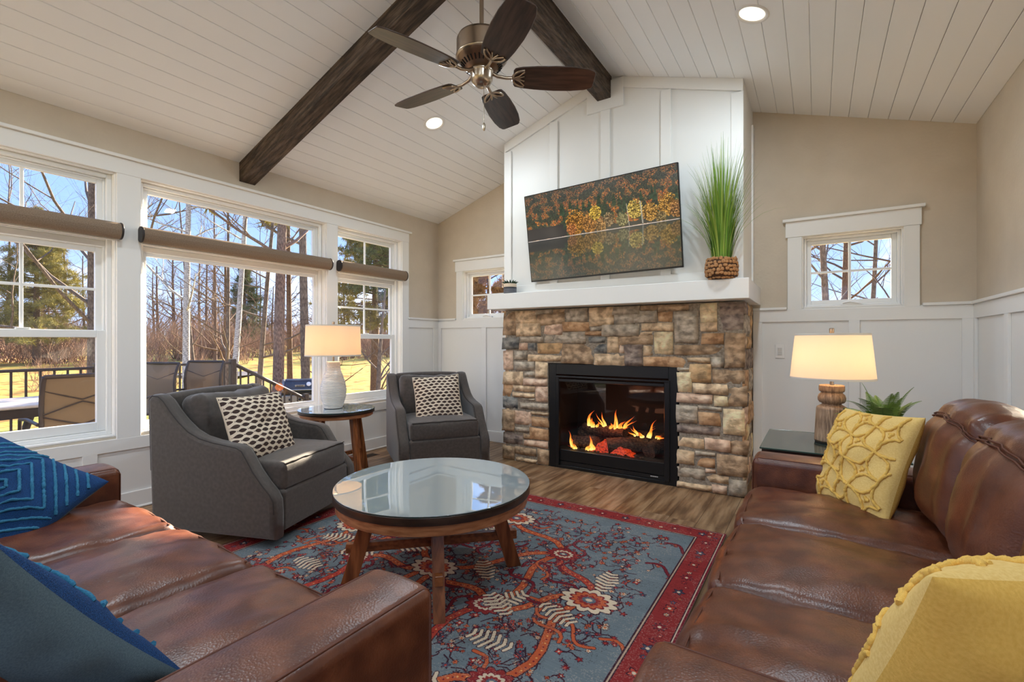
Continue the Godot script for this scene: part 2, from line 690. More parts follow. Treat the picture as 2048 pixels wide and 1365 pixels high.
func build_walls() -> void:
	var t := 0.16
	# window wall
	var b := MB.new()
	var z_open := [[-3.97, -3.07], [-2.95, -1.4], [-1.27, -0.37]]
	b.bx(Vector3(XL - t, -0.2, ZB - t), Vector3(XL, 0.53, 0.5))
	b.bx(Vector3(XL - t, -0.2, 0.5), Vector3(XL, 0.0, 2.9))
	b.bx(Vector3(XL - t, -0.2, 2.9), Vector3(XL, 0.53, ZF + t))
	b.bx(Vector3(XL - t, 2.385, ZB - t), Vector3(XL, WL + 0.1, ZF + t))
	var z := ZB - t
	for o in z_open:
		b.bx(Vector3(XL - t, 0.53, z), Vector3(XL, 2.385, o[0]))
		z = o[1]
	b.bx(Vector3(XL - t, 0.53, z), Vector3(XL, 2.385, 0.5))
	b.bx(Vector3(XL - t, 0.53, 2.9), Vector3(XL, 2.385, ZF + t))
	struct(b, "wall_left", mats.beige_wall_paint)
	# right wall
	b = MB.new()
	b.bx(Vector3(XR, -0.2, ZB - t), Vector3(XR + t, WR + 0.1, 0.7))
	b.bx(Vector3(XR, -0.2, 3.1), Vector3(XR + t, WR + 0.1, ZF + t))
	b.bx(Vector3(XR, -0.2, 0.7), Vector3(XR + t, 0.53, 3.1))
	b.bx(Vector3(XR, 2.385, 0.7), Vector3(XR + t, WR + 0.1, 3.1))
	struct(b, "wall_right", mats.beige_wall_paint)
	# fireplace wall with its two small windows
	b = MB.new()
	var holes := [[-3.71, -3.03], [-0.11, 0.552]]
	b.bx(Vector3(XL, -0.2, ZB - t), Vector3(XR, 1.47, ZB))
	b.bx(Vector3(XL, 2.072, ZB - t), Vector3(XR, WL, ZB))
	b.bx(Vector3(XL, 1.47, ZB - t), Vector3(holes[0][0], 2.072, ZB))
	b.bx(Vector3(holes[0][1], 1.47, ZB - t), Vector3(holes[1][0], 2.072, ZB))
	b.bx(Vector3(holes[1][1], 1.47, ZB - t), Vector3(XR, 2.072, ZB))
	b.prism(PackedVector2Array([Vector2(XL, WL), Vector2(XR, WL), Vector2(XR, WR + 0.05), Vector2(HX, RIDGE + 0.08), Vector2(XL, WL + 0.05)]), t, 0.0, Transform3D(Basis(), Vector3(0, 0, ZB - t / 2)))
	struct(b, "wall_back", mats.beige_wall_paint)
	# rear wall behind the camera with a wide glazed opening, added to let in fill daylight
	b = MB.new()
	b.bx(Vector3(XL, -0.2, ZF), Vector3(-3.8, WL, ZF + t))
	b.bx(Vector3(0.6, -0.2, ZF), Vector3(XR, WL, ZF + t))
	b.bx(Vector3(-3.8, 2.5, ZF), Vector3(0.6, WL, ZF + t))
	b.bx(Vector3(-3.8, -0.2, ZF), Vector3(0.6, 0.0, ZF + t))
	b.prism(PackedVector2Array([Vector2(XL, WL), Vector2(XR, WL), Vector2(XR, WR + 0.05), Vector2(HX, RIDGE + 0.08), Vector2(XL, WL + 0.05)]), t, 0.0, Transform3D(Basis(), Vector3(0, 0, ZF + t / 2)))
	struct(b, "wall_front", mats.beige_wall_paint)
	var pd := struct_root("added_door_2")  # unseen patio door, added so that sky light fills the room
	for k in 3:
		b = MB.new()
		b.bx(Vector3(XL - 0.11, 0.0, 0.5 + 1.18 * k), Vector3(XL - 0.05, 2.385, 0.54 + 1.18 * k))
		part(b, "stile", mats.vinyl_window_frame, pd)
	for yy in [0.0, 2.325]:
		b = MB.new()
		b.bx(Vector3(XL - 0.105, yy, 0.54), Vector3(XL - 0.055, yy + 0.06, 2.86))
		part(b, "rail", mats.vinyl_window_frame, pd)
	for k in 2:
		b = MB.new()
		b.quad(Vector3(XL - 0.08, 0.06, 1.68 + 1.18 * k), Vector3(XL - 0.08, 0.06, 0.54 + 1.18 * k), Vector3(XL - 0.08, 2.325, 0.54 + 1.18 * k), Vector3(XL - 0.08, 2.325, 1.68 + 1.18 * k))
		part(b, "pane", mats.window_glass, pd)
	var rwin := struct_root("window_6")  # unseen right wall window, added to bring in more fill daylight
	for k in 4:
		b = MB.new()
		b.bx(Vector3(XR + 0.05, 0.53, 0.7 + 0.787 * k), Vector3(XR + 0.11, 2.385, 0.74 + 0.787 * k))
		part(b, "stile", mats.vinyl_window_frame, rwin)
	for yy in [0.53, 2.325]:
		b = MB.new()
		b.bx(Vector3(XR + 0.055, yy, 0.74), Vector3(XR + 0.105, yy + 0.06, 3.06))
		part(b, "rail", mats.vinyl_window_frame, rwin)
	for k in 3:
		b = MB.new()
		b.quad(Vector3(XR + 0.08, 0.59, 0.74 + 0.787 * k), Vector3(XR + 0.08, 0.59, 1.487 + 0.787 * k), Vector3(XR + 0.08, 2.325, 1.487 + 0.787 * k), Vector3(XR + 0.08, 2.325, 0.74 + 0.787 * k))
		part(b, "pane", mats.window_glass, rwin)
	var wd := struct_root("added_door_1")  # unseen rear glazing, added as a source of fill light
	for k in 5:
		b = MB.new()
		b.bx(Vector3(-3.8 + 1.09 * k, 0.0, ZF + 0.05), Vector3(-3.76 + 1.09 * k, 2.5, ZF + 0.11))
		part(b, "stile", mats.vinyl_window_frame, wd)
	for yy in [0.0, 2.44]:
		b = MB.new()
		b.bx(Vector3(-3.76, yy, ZF + 0.055), Vector3(0.56, yy + 0.06, ZF + 0.105))
		part(b, "rail", mats.vinyl_window_frame, wd)
	for k in 4:
		b = MB.new()
		b.quad(Vector3(-3.76 + 1.09 * k, 0.06, ZF + 0.08), Vector3(-2.71 + 1.09 * k, 0.06, ZF + 0.08), Vector3(-2.71 + 1.09 * k, 2.44, ZF + 0.08), Vector3(-3.76 + 1.09 * k, 2.44, ZF + 0.08))
		part(b, "pane", mats.window_glass, wd)
	# ---- wainscot, one piece of trim per wall ----
	var wp: Material = mats.white_panel_paint
	var wt: Material = mats.white_trim_paint
	# fireplace wall
	for side in 2:
		var x0: float = [XL, -0.47][side]
		var x1: float = [-2.665, XR][side]
		var hole: Array = holes[side]
		var root := struct_root("trim_%d" % (side + 1))
		b = MB.new()
		b.bx(Vector3(x0, 0.0, ZB), Vector3(x1, 1.47, ZB + 0.006))
		part(b, "panel", wp, root)
		b = MB.new()
		b.bx(Vector3(x0, 1.362, ZB), Vector3(x1, 1.462, ZB + 0.02), 0.002)
		part(b, "top_board", wt, root)
		for r in [[x0, hole[0] - 0.105], [hole[1] + 0.105, x1]]:
			if r[1] - r[0] > 0.02:
				b = MB.new()
				b.bx(Vector3(r[0], 1.462, ZB), Vector3(r[1], 1.484, ZB + 0.036), 0.003)
				part(b, "cap_rail", wt, root)
		b = MB.new()
		b.bx(Vector3(x0, 0.0, ZB + 0.006), Vector3(x1, 0.125, ZB + 0.024), 0.003)
		part(b, "base_board", wt, root)
		for bxx in [[XL, -4.06], [-3.415, -3.345]] if side == 0 else [[-0.47, -0.40], [0.209, 0.281], [0.872, XR]]:
			b = MB.new()
			b.bx(Vector3(bxx[0], 0.125, ZB + 0.006), Vector3(bxx[1], 1.362, ZB + 0.022), 0.002)
			part(b, "batten", wt, root)
	# window wall, under and beside the windows
	var lw := struct_root("trim_3")
	b = MB.new()
	b.bx(Vector3(XL, 0.0, ZB), Vector3(XL + 0.006, 0.5, 0.45))
	b.bx(Vector3(XL, 0.5, ZB), Vector3(XL + 0.006, 1.47, -4.07))
	b.bx(Vector3(XL, 0.5, -0.26), Vector3(XL + 0.006, 1.47, 0.45))
	part(b, "panel", wp, lw)
	b = MB.new()
	b.bx(Vector3(XL, 1.362, ZB), Vector3(XL + 0.02, 1.462, -4.07), 0.002)
	part(b, "top_board", wt, lw)
	b = MB.new()
	b.bx(Vector3(XL, 1.462, ZB), Vector3(XL + 0.036, 1.484, -4.06), 0.003)
	part(b, "cap_rail", wt, lw)
	b = MB.new()
	b.bx(Vector3(XL + 0.006, 0.0, ZB), Vector3(XL + 0.024, 0.125, 0.45), 0.003)
	part(b, "base_board", wt, lw)
	b = MB.new()
	b.bx(Vector3(XL + 0.006, 0.0, ZB + 0.02), Vector3(XL + 0.034, 0.018, 0.45), 0.006)
	part(b, "shoe_mould", wt, lw)
	for zz in [[ZB, -4.5], [-3.05, -2.97], [-2.1, -2.02], [-1.16, -1.08], [-0.3, -0.22]]:
		b = MB.new()
		b.bx(Vector3(XL + 0.006, 0.125, zz[0]), Vector3(XL + 0.02, 1.362 if zz[0] < -4.4 else 0.43, zz[1]), 0.002)
		part(b, "batten", wt, lw)
	# right wall
	var rw := struct_root("trim_4")
	b = MB.new()
	b.bx(Vector3(XR - 0.006, 0.0, ZB), Vector3(XR, 1.47, 0.62))
	part(b, "panel", wp, rw)
	b = MB.new()
	b.bx(Vector3(XR - 0.02, 1.362, ZB), Vector3(XR, 1.462, 0.62), 0.002)
	part(b, "top_board", wt, rw)
	b = MB.new()
	b.bx(Vector3(XR - 0.036, 1.462, ZB), Vector3(XR, 1.484, 0.62), 0.003)
	part(b, "cap_rail", wt, rw)
	b = MB.new()
	b.bx(Vector3(XR - 0.024, 0.0, ZB), Vector3(XR - 0.006, 0.125, ZF), 0.003)
	part(b, "base_board", wt, rw)
	for k in 8:
		var z0 := -4.613 if k == 0 else -4.56 + 0.62 * k
		b = MB.new()
		b.bx(Vector3(XR - 0.022, 0.125, z0), Vector3(XR - 0.006, 1.362, z0 + 0.07), 0.002)
		part(b, "batten", wt, rw)


func build_ceiling() -> void:
	var ends := [[Vector2(XL, WL), Vector2(HX, RIDGE)], [Vector2(XR, WR), Vector2(HX, RIDGE)]]
	var b := MB.new()
	for e in ends:
		var d: Vector2 = (e[1] - e[0]).normalized()
		var n := Vector2(-d.y, d.x)
		if n.y < 0:
			n = -n
		var o: Vector2 = e[0] - d * 0.25
		b.prism(PackedVector2Array([o + n * 0.014, e[1] + n * 0.014, e[1] + n * 0.2, o + n * 0.2]), ZF - ZB + 0.6, 0.0, Transform3D(Basis(), Vector3(0, 0, (ZF + ZB) / 2)))
	b.box(Vector3(HX, RIDGE + 0.12, (ZF + ZB) / 2), Vector3(0.3, 0.2, ZF - ZB + 0.6))
	var ce := struct(b, "ceiling", mats.joint_dark)
	for e in ends:
		var run: Vector2 = e[1] - e[0]
		var d := run.normalized()
		var n := Vector2(-d.y, d.x)
		if n.y < 0:
			n = -n
		var w := 0.1302
		var s := 0.0
		while s < run.length() - 0.01:
			var s1 := minf(s + w, run.length())
			var p: Vector2 = e[0] + d * (s + s1) / 2 + n * 0.008
			var m := MB.new()
			var ang := atan2(d.y, d.x)
			m.box(Vector3(p.x, p.y, (ZF + ZB) / 2), Vector3(s1 - s - 0.0022, 0.016, ZF - ZB), 0.0025, Basis(Vector3.BACK, ang))
			part(m, "board", mats.ceiling_paint, ce)
			s = s1
	# timber beams
	b = MB.new()
	b.bx(Vector3(-0.064, -0.1, (-4.0 - ZF) / 2), Vector3(0.064, 0.1, (ZF + 4.0) / 2), 0.004)
	var rb := solid(b, "ridge_beam", mats.beam_along_z, "dark stained timber beam running along the ridge to the fireplace chase", "beam", "dark timber ceiling beams")
	rb.position = Vector3(HX, 3.455, (ZF - 4.0) / 2)
	for k in 2:
		var e: Array = ends[k]
		var from: Vector2 = e[0] + Vector2(0.0, -0.075)
		var to: Vector2 = e[1] + Vector2(-0.066 if k == 0 else 0.066, -0.075)
		var run := to - from
		b = MB.new()
		var hl := run.length() / 2
		var an := atan2(run.y, run.x) if k == 0 else atan2(-run.y, -run.x)
		var sl := tan(an) * 0.077
		b.prism(PackedVector2Array([Vector2(-hl - sl * 0.95, -0.077), Vector2(hl - sl, -0.077), Vector2(hl + sl, 0.077), Vector2(-hl + sl, 0.077)]), 0.136, 0.004)
		var o := solid(b, "rafter_beam", mats.beam_along_x, "dark stained timber beam climbing the slope from the window wall to the ridge" if k == 0 else "dark stained timber beam climbing the slope from the plain right wall to the ridge", "beam", "dark timber ceiling beams")
		var mid := (from + to) / 2
		o.position = Vector3(mid.x, mid.y, -2.171)
		o.rotation.z = an


# a flat rectangular ring of four bars in the plane across axis ax (0: x, 2: z)
func ring(b: MB, ax: int, at: float, depth: float, a0: float, a1: float, y0: float, y1: float, w: float, wb := -1.0) -> void:
	if wb < 0.0:
		wb = w
	for r in [[a0, a0 + w, y0, y1], [a1 - w, a1, y0, y1], [a0 + w, a1 - w, y0, y0 + wb], [a0 + w, a1 - w, y1 - w, y1]]:
		if ax == 0:
			b.bx(Vector3(at - depth / 2, r[2], r[0]), Vector3(at + depth / 2, r[3], r[1]), 0.003)
		else:
			b.bx(Vector3(r[0], r[2], at - depth / 2), Vector3(r[1], r[3], at + depth / 2), 0.003)


func pane(parent: Node, ax: int, at: float, a0: float, a1: float, y0: float, y1: float) -> void:
	var b := MB.new()
	if ax == 0:
		b.quad(Vector3(at, y0, a1), Vector3(at, y0, a0), Vector3(at, y1, a0), Vector3(at, y1, a1))
	else:
		b.quad(Vector3(a0, y0, at), Vector3(a1, y0, at), Vector3(a1, y1, at), Vector3(a0, y1, at))
	part(b, "pane", mats.window_glass, parent)


func bar(parent: Node, called: String, m: Material, a: Vector3, c: Vector3, bev := 0.002) -> MeshInstance3D:
	var b := MB.new()
	b.bx(a, c, bev)
	return part(b, called, m, parent)


func build_windows() -> void:
	var vf: Material = mats.vinyl_window_frame
	var wt: Material = mats.white_trim_paint
	var spans := [[-1.27, -0.37], [-2.95, -1.4], [-3.97, -3.07]]
	for k in 3:
		var z0: float = spans[k][0]
		var z1: float = spans[k][1]
		var w := struct_root("window_%d" % (k + 1))
		# jamb lining, stepped frame
		var b := MB.new()
		ring(b, 0, XL - 0.05, 0.1, z0, z1, 0.53, 2.385, 0.014)
		part(b, "jamb_lining", wt, w)
		b = MB.new()
		ring(b, 0, XL - 0.085, 0.07, z0 + 0.014, z1 - 0.014, 0.544, 2.371, 0.028)
		part(b, "outer_frame", vf, w)
		b = MB.new()
		ring(b, 0, XL - 0.105, 0.05, z0 + 0.042, z1 - 0.042, 0.572, 2.343, 0.012)
		part(b, "frame_stop", vf, w)
		# transom bar
		bar(w, "transom_bar", vf, Vector3(XL - 0.13, 1.905, z0 + 0.03), Vector3(XL - 0.06, 2.015, z1 - 0.03), 0.004)
		bar(w, "transom_bead", vf, Vector3(XL - 0.12, 1.86, z0 + 0.042), Vector3(XL - 0.075, 1.905, z1 - 0.042), 0.004)
		var g0 := z0 + 0.046
		var g1 := z1 - 0.046
		# transom light
		var s := MB.new()
		ring(s, 0, XL - 0.11, 0.03, g0, g1, 2.012, 2.34, 0.038)
		part(s, "transom_sash", vf, w)
		pane(w, 0, XL - 0.112, g0 + 0.036, g1 - 0.036, 2.048, 2.304)
		if k != 1:
			bar(w, "muntin", vf, Vector3(XL - 0.12, 2.048, (z0 + z1) / 2 - 0.009), Vector3(XL - 0.104, 2.304, (z0 + z1) / 2 + 0.009))
			# double hung: upper sash, lower sash
			s = MB.new()
			ring(s, 0, XL - 0.12, 0.03, g0, g1, 1.235, 1.865, 0.042)
			part(s, "upper_sash", vf, w)
			pane(w, 0, XL - 0.122, g0 + 0.04, g1 - 0.04, 1.275, 1.825)
			var zm := (z0 + z1) / 2
			bar(w, "muntin", vf, Vector3(XL - 0.129, 1.277, zm - 0.009), Vector3(XL - 0.113, 1.823, zm + 0.009))
			bar(w, "muntin", vf, Vector3(XL - 0.1285, 1.552, g0 + 0.042), Vector3(XL - 0.1135, 1.57, g1 - 0.042))
			s = MB.new()
			ring(s, 0, XL - 0.088, 0.032, g0 - 0.006, g1 + 0.006, 0.574, 1.275, 0.05, 0.062)
			part(s, "lower_sash", vf, w)
			pane(w, 0, XL - 0.09, g0 + 0.042, g1 - 0.042, 0.634, 1.227)
			bar(w, "sash_lock", mats.white_plastic, Vector3(XL - 0.1, 1.275, zm - 0.035), Vector3(XL - 0.076, 1.287, zm + 0.035), 0.004)
		else:
			s = MB.new()
			ring(s, 0, XL - 0.11, 0.034, g0, g1, 0.576, 1.865, 0.03)
			part(s, "picture_sash", vf, w)
			pane(w, 0, XL - 0.112, g0 + 0.029, g1 - 0.029, 0.604, 1.836)
	# casing round the three windows
	var c := struct_root("trim_5")
	bar(c, "head_board", wt, Vector3(XL, 2.378, -4.074), Vector3(XL + 0.02, 2.486, -0.26))
	bar(c, "head_cap", wt, Vector3(XL, 2.486, -4.104), Vector3(XL + 0.04, 2.508, -0.23), 0.003)
	for zz in [[-4.072, -3.965], [-3.075, -2.945], [-1.405, -1.265], [-0.375, -0.27]]:
		bar(c, "side_board", wt, Vector3(XL, 0.515, zz[0]), Vector3(XL + 0.018, 2.378, zz[1]))
	bar(c, "apron_board", wt, Vector3(XL, 0.428, -4.074), Vector3(XL + 0.02, 0.515, -0.26))
	# roller shades, rolled up in front of the transom bars
	var lbl := ["rolled taupe fabric roller shade across the window above the patio dining chair", "long rolled taupe fabric roller shade across the wide picture window", "short rolled taupe roller shade across the window behind the table lamp"]
	for k in 3:
		var z0: float = spans[k][0] - 0.012
		var z1: float = spans[k][1] + 0.012
		var r := thing("roller_shade", lbl[k], "roller shade", Vector3(XL + 0.052, 1.965, (z0 + z1) / 2), 0.0, "roller shades on the window wall")
		var l := (z1 - z0) / 2
		var b := MB.new()
		var prof := []
		for q in 19:
			var a := TAU * q / 18.0
			prof.append(Vector2(0.047 * cos(a), 0.056 * sin(a)))
		var rows := []
		for e in 2:
			var row := PackedVector3Array()
			for p in prof:
				row.append(Vector3(p.x, p.y, -l + 0.012 if e == 0 else l - 0.012))
			rows.append(row)
		b.grid(rows)
		part(b, "fabric_roll", mats.shade_fabric, r)
		for e in [-1.0, 1.0]:
			b = MB.new()
			var pp := PackedVector2Array()
			for q in 18:
				pp.append(Vector2(0.05 * cos(TAU * q / 18.0), 0.059 * sin(TAU * q / 18.0)))
			b.prism(pp, 0.014, 0.004, Transform3D(Basis(), Vector3(0, 0, e * (l - 0.006))))
			part(b, "end_cap", mats.dark_plastic, r)
		b = MB.new()
		b.bx(Vector3(-0.035, -0.066, -l + 0.02), Vector3(-0.02, -0.05, l - 0.02), 0.004)
		part(b, "hem_bar", mats.white_plastic, r)
	# small windows in the fireplace wall
	var holes := [[-3.71, -3.03], [-0.11, 0.552]]
	for k in 2:
		var x0: float = holes[k][0]
		var x1: float = holes[k][1]
		var w := struct_root("window_%d" % (k + 4))
		var b := MB.new()
		ring(b, 2, ZB - 0.05, 0.1, x0, x1, 1.47, 2.072, 0.014)
		part(b, "jamb_lining", wt, w)
		b = MB.new()
		ring(b, 2, ZB - 0.085, 0.07, x0 + 0.014, x1 - 0.014, 1.484, 2.058, 0.02)
		part(b, "outer_frame", vf, w)
		b = MB.new()
		ring(b, 2, ZB - 0.095, 0.03, x0 + 0.034, x1 - 0.034, 1.504, 2.038, 0.034)
		part(b, "awning_sash", vf, w)
		var xm := (x0 + x1) / 2
		bar(w, "muntin", vf, Vector3(xm - 0.009, 1.538, ZB - 0.103), Vector3(xm + 0.009, 2.004, ZB - 0.087))
		bar(w, "muntin", vf, Vector3(x0 + 0.068, 1.762, ZB - 0.102), Vector3(x1 - 0.068, 1.78, ZB - 0.088))
		for i in 2:
			for j in 2:
				var px0 := x0 + 0.066 if i == 0 else xm + 0.002
				var px1 := xm - 0.002 if i == 0 else x1 - 0.066
				pane(w, 2, ZB - 0.095, px0, px1, [1.536, 1.772][j], [1.770, 2.006][j])
		# crank operator on the sill
		b = MB.new()
		b.prism(PackedVector2Array([Vector2(-0.075, 0), Vector2(0.075, 0), Vector2(0.06, 0.02), Vector2(0.02, 0.03), Vector2(-0.03, 0.03), Vector2(-0.06, 0.02)]), 0.03, 0.004, Transform3D(Basis(), Vector3(xm + 0.01, 1.484, ZB - 0.035)))
		b.tube(PackedVector3Array([Vector3(xm - 0.05, 1.505, ZB - 0.02), Vector3(xm, 1.515, ZB - 0.012), Vector3(xm + 0.055, 1.502, ZB - 0.012)]), 0.006, 6)
		part(b, "crank_handle", mats.white_plastic, w)
		var cs := struct_root("trim_%d" % (k + 6))
		bar(cs, "head_board", wt, Vector3(x0 - 0.115, 2.068, ZB), Vector3(x1 + 0.1, 2.196, ZB + 0.024))
		bar(cs, "head_cap", wt, Vector3(x0 - 0.135, 2.196, ZB), Vector3(x1 + 0.12, 2.22, ZB + 0.044), 0.003)
		bar(cs, "side_board", wt, Vector3(x0 - 0.1, 1.46, ZB), Vector3(x0 + 0.003, 2.068, ZB + 0.02))
		bar(cs, "side_board", wt, Vector3(x1 - 0.003, 1.46, ZB), Vector3(x1 + 0.09, 2.068, ZB + 0.02))


func build_chimney() -> void:
	var x0 := -2.67
	var x1 := -0.475
	var zf := -4.0
	var sl := (RIDGE - WL) / (HX - XL)
	var sr := (RIDGE - WR) / (XR - HX)
	var yl := WL + sl * (x0 - XL)
	var yr := WR + sr * (XR - x1)
	var b := MB.new()
	b.prism(PackedVector2Array([Vector2(x0, 1.665), Vector2(x1, 1.665), Vector2(x1, yr + 0.01), Vector2(HX, RIDGE + 0.005), Vector2(x0, yl + 0.01)]), -4.0 - ZB, 0.0, Transform3D(Basis(), Vector3(0, 0, (zf + ZB) / 2)))
	var ch := struct(b, "wall_chimney", mats.white_panel_paint)
	var wt: Material = mats.white_trim_paint
	# boards along the slopes
	for s in 2:
		b = MB.new()
		var pts := PackedVector2Array([Vector2(x0, yl - 0.094), Vector2(x0, yl), Vector2(HX - 0.16, RIDGE - sl * 0.16), Vector2(HX - 0.16, RIDGE - sl * 0.16 - 0.094)]) if s == 0 else PackedVector2Array([Vector2(x1, yr - 0.094), Vector2(x1, yr), Vector2(HX + 0.17, RIDGE - sr * 0.17), Vector2(HX + 0.17, RIDGE - sr * 0.17 - 0.094)])
		b.prism(pts, 0.02, 0.002, Transform3D(Basis(), Vector3(0, 0, zf + 0.01)))
		part(b, "slope_board", wt, ch)
	bar(ch, "corner_board", wt, Vector3(x0 - 0.002, 1.665, zf - 0.05), Vector3(x0 + 0.082, yl - 0.094 + 0.002, zf + 0.02))
	bar(ch, "corner_board", wt, Vector3(x1 - 0.085, 1.665, zf - 0.05), Vector3(x1 + 0.002, yr - 0.092, zf + 0.02))
	bar(ch, "corner_board", wt, Vector3(x1 - 0.01, 1.665, ZB), Vector3(x1 + 0.014, yr - 0.15, ZB + 0.09))
	bar(ch, "beam_plate", wt, Vector3(HX - 0.165, 3.262, zf), Vector3(HX + 0.175, RIDGE - 0.058, zf + 0.024))
	for x in [[-2.15, -2.066], [-1.632, -1.546], [-1.1, -1.015]]:
		var xm: float = (x[0] + x[1]) / 2
		var top: float = 3.262 if absf(xm - HX) < 0.15 else (WL + sl * (x[0] - XL) - 0.093 if xm < HX else WR + sr * (XR - x[1]) - 0.093)
		bar(ch, "batten", wt, Vector3(x[0], 1.665, zf), Vector3(x[1], top, zf + 0.018))
	bar(ch, "base_board", wt, Vector3(x0, 1.665, zf), Vector3(x1, 1.752, zf + 0.0185))
	# mantel
	b = MB.new()
	b.bx(Vector3(-1.17, 0.0, -0.407), Vector3(1.17, 0.15, 0.407), 0.004)
	var ma := solid(b, "mantel_shelf", wt, "thick white painted mantel shelf on top of the stone fireplace", "mantel")
	ma.position = Vector3(-1.584, 1.512, -4.206)


func stone(x0: float, x1: float, y0: float, y1: float, zf: float, tone: String, parent: Node, xf := Transform3D()) -> void:
	var w := x1 - x0 + 0.001
	var h := y1 - y0 + 0.001
	if w < 0.02 or h < 0.015:
		return
	var cx := (x0 + x1) / 2
	var cy := (y0 + y1) / 2
	var nx := clampi(int(w / 0.035), 3, 9)
	var ny := clampi(int(h / 0.035), 2, 7)
	var proud := rng.randf_range(0.0, 0.02)
	var tilt := Vector2(rng.randf_range(-0.07, 0.07), rng.randf_range(-0.07, 0.07))
	# corners wander a little, as split stones do
	var cj := []
	for k in 4:
		cj.append(Vector2(rng.randf_range(-0.007, 0.006), rng.randf_range(-0.006, 0.006)))
	var off := rng.randf() * 50.0
	var rows := []
	var b := MB.new()
	for j in ny + 3:
		var row := PackedVector3Array()
		for i in nx + 3:
			var u := clampf((i - 1.0) / nx, 0.0, 1.0)
			var v := clampf((j - 1.0) / ny, 0.0, 1.0)
			var corner: Vector2 = (cj[0] as Vector2).lerp(cj[1], u).lerp((cj[3] as Vector2).lerp(cj[2], u), v)
			var p := Vector2(cx + (u - 0.5) * w, cy + (v - 0.5) * h) + corner
			var eu := minf(u, 1.0 - u) * w
			var ev := minf(v, 1.0 - v) * h
			var skirt := i == 0 or j == 0 or i == nx + 2 or j == ny + 2
			var z := zf - 0.045 if skirt else zf + proud + tilt.x * (u - 0.5) * w + tilt.y * (v - 0.5) * h
			if not skirt:
				z -= 0.008 * (1.0 - smoothstep(0.0, 0.012, minf(eu, ev)))
				z += rough_noise.get_noise_2d(p.x * 260.0 + off, p.y * 260.0) * 0.009
				if minf(eu, ev) <= 0.001:
					p += Vector2(rough_noise.get_noise_2d(p.y * 600.0 + off, p.x * 100.0), rough_noise.get_noise_2d(p.x * 600.0, p.y * 100.0 + off)) * 0.006
			row.append(xf * Vector3(p.x, maxf(p.y, 0.003), z))
		rows.append(row)
	b.grid(rows)
	part(b, "stone", mats["stone_" + tone], parent)


var rough_noise := FastNoiseLite.new()


func build_fireplace() -> void:
	rough_noise.frequency = 0.06
	rough_noise.seed = 5
	rough_noise.fractal_octaves = 4
	var f := thing("stone_fireplace", "fireplace surround of rough brown and tan ledge stones", "fireplace")
	var b := MB.new()
	b.bx(Vector3(-2.655, 0.0, ZB + 0.006), Vector3(-2.17, 1.505, -3.99))
	b.bx(Vector3(-0.95, 0.0, ZB + 0.006), Vector3(-0.482, 1.505, -3.99))
	b.bx(Vector3(-2.17, 0.99, ZB + 0.006), Vector3(-0.95, 1.505, -3.99))
	b.bx(Vector3(-2.17, 0.0, ZB + 0.006), Vector3(-0.95, 0.99, -4.55))
	part(b, "mortar_bed", mats.mortar, f)
	for s in stone_rows:
		stone(s[0], s[1], s[2], s[3], -3.982, s[4], f)
	# stones on the two returns
	var tn := "tbgpyokn"
	for side in 2:
		var y := 0.004
		while y < 1.48:
			var h := rng.randf_range(0.08, 0.19)
			var y1 := minf(y + h, 1.503)
			if 1.503 - y1 < 0.05:
				y1 = 1.503
			var z := -3.995
			while z > -4.58:
				var z1 := maxf(z - rng.randf_range(0.12, 0.3), -4.592)
				if z1 + 4.592 < 0.07:
					z1 = -4.592
				var xf := Transform3D(Basis(Vector3(0, 0, -1), Vector3.UP, Vector3(1, 0, 0)), Vector3.ZERO) if side == 1 else Transform3D(Basis(Vector3(0, 0, 1), Vector3.UP, Vector3(-1, 0, 0)), Vector3.ZERO)
				if side == 1:
					stone(-z, -z1, y, y1, -0.476, tn[rng.randi() % 8], f, xf)
				else:
					stone(z1, z, y, y1, 2.661, tn[rng.randi() % 8], f, xf)
				z = z1
			y = y1
	build_insert()


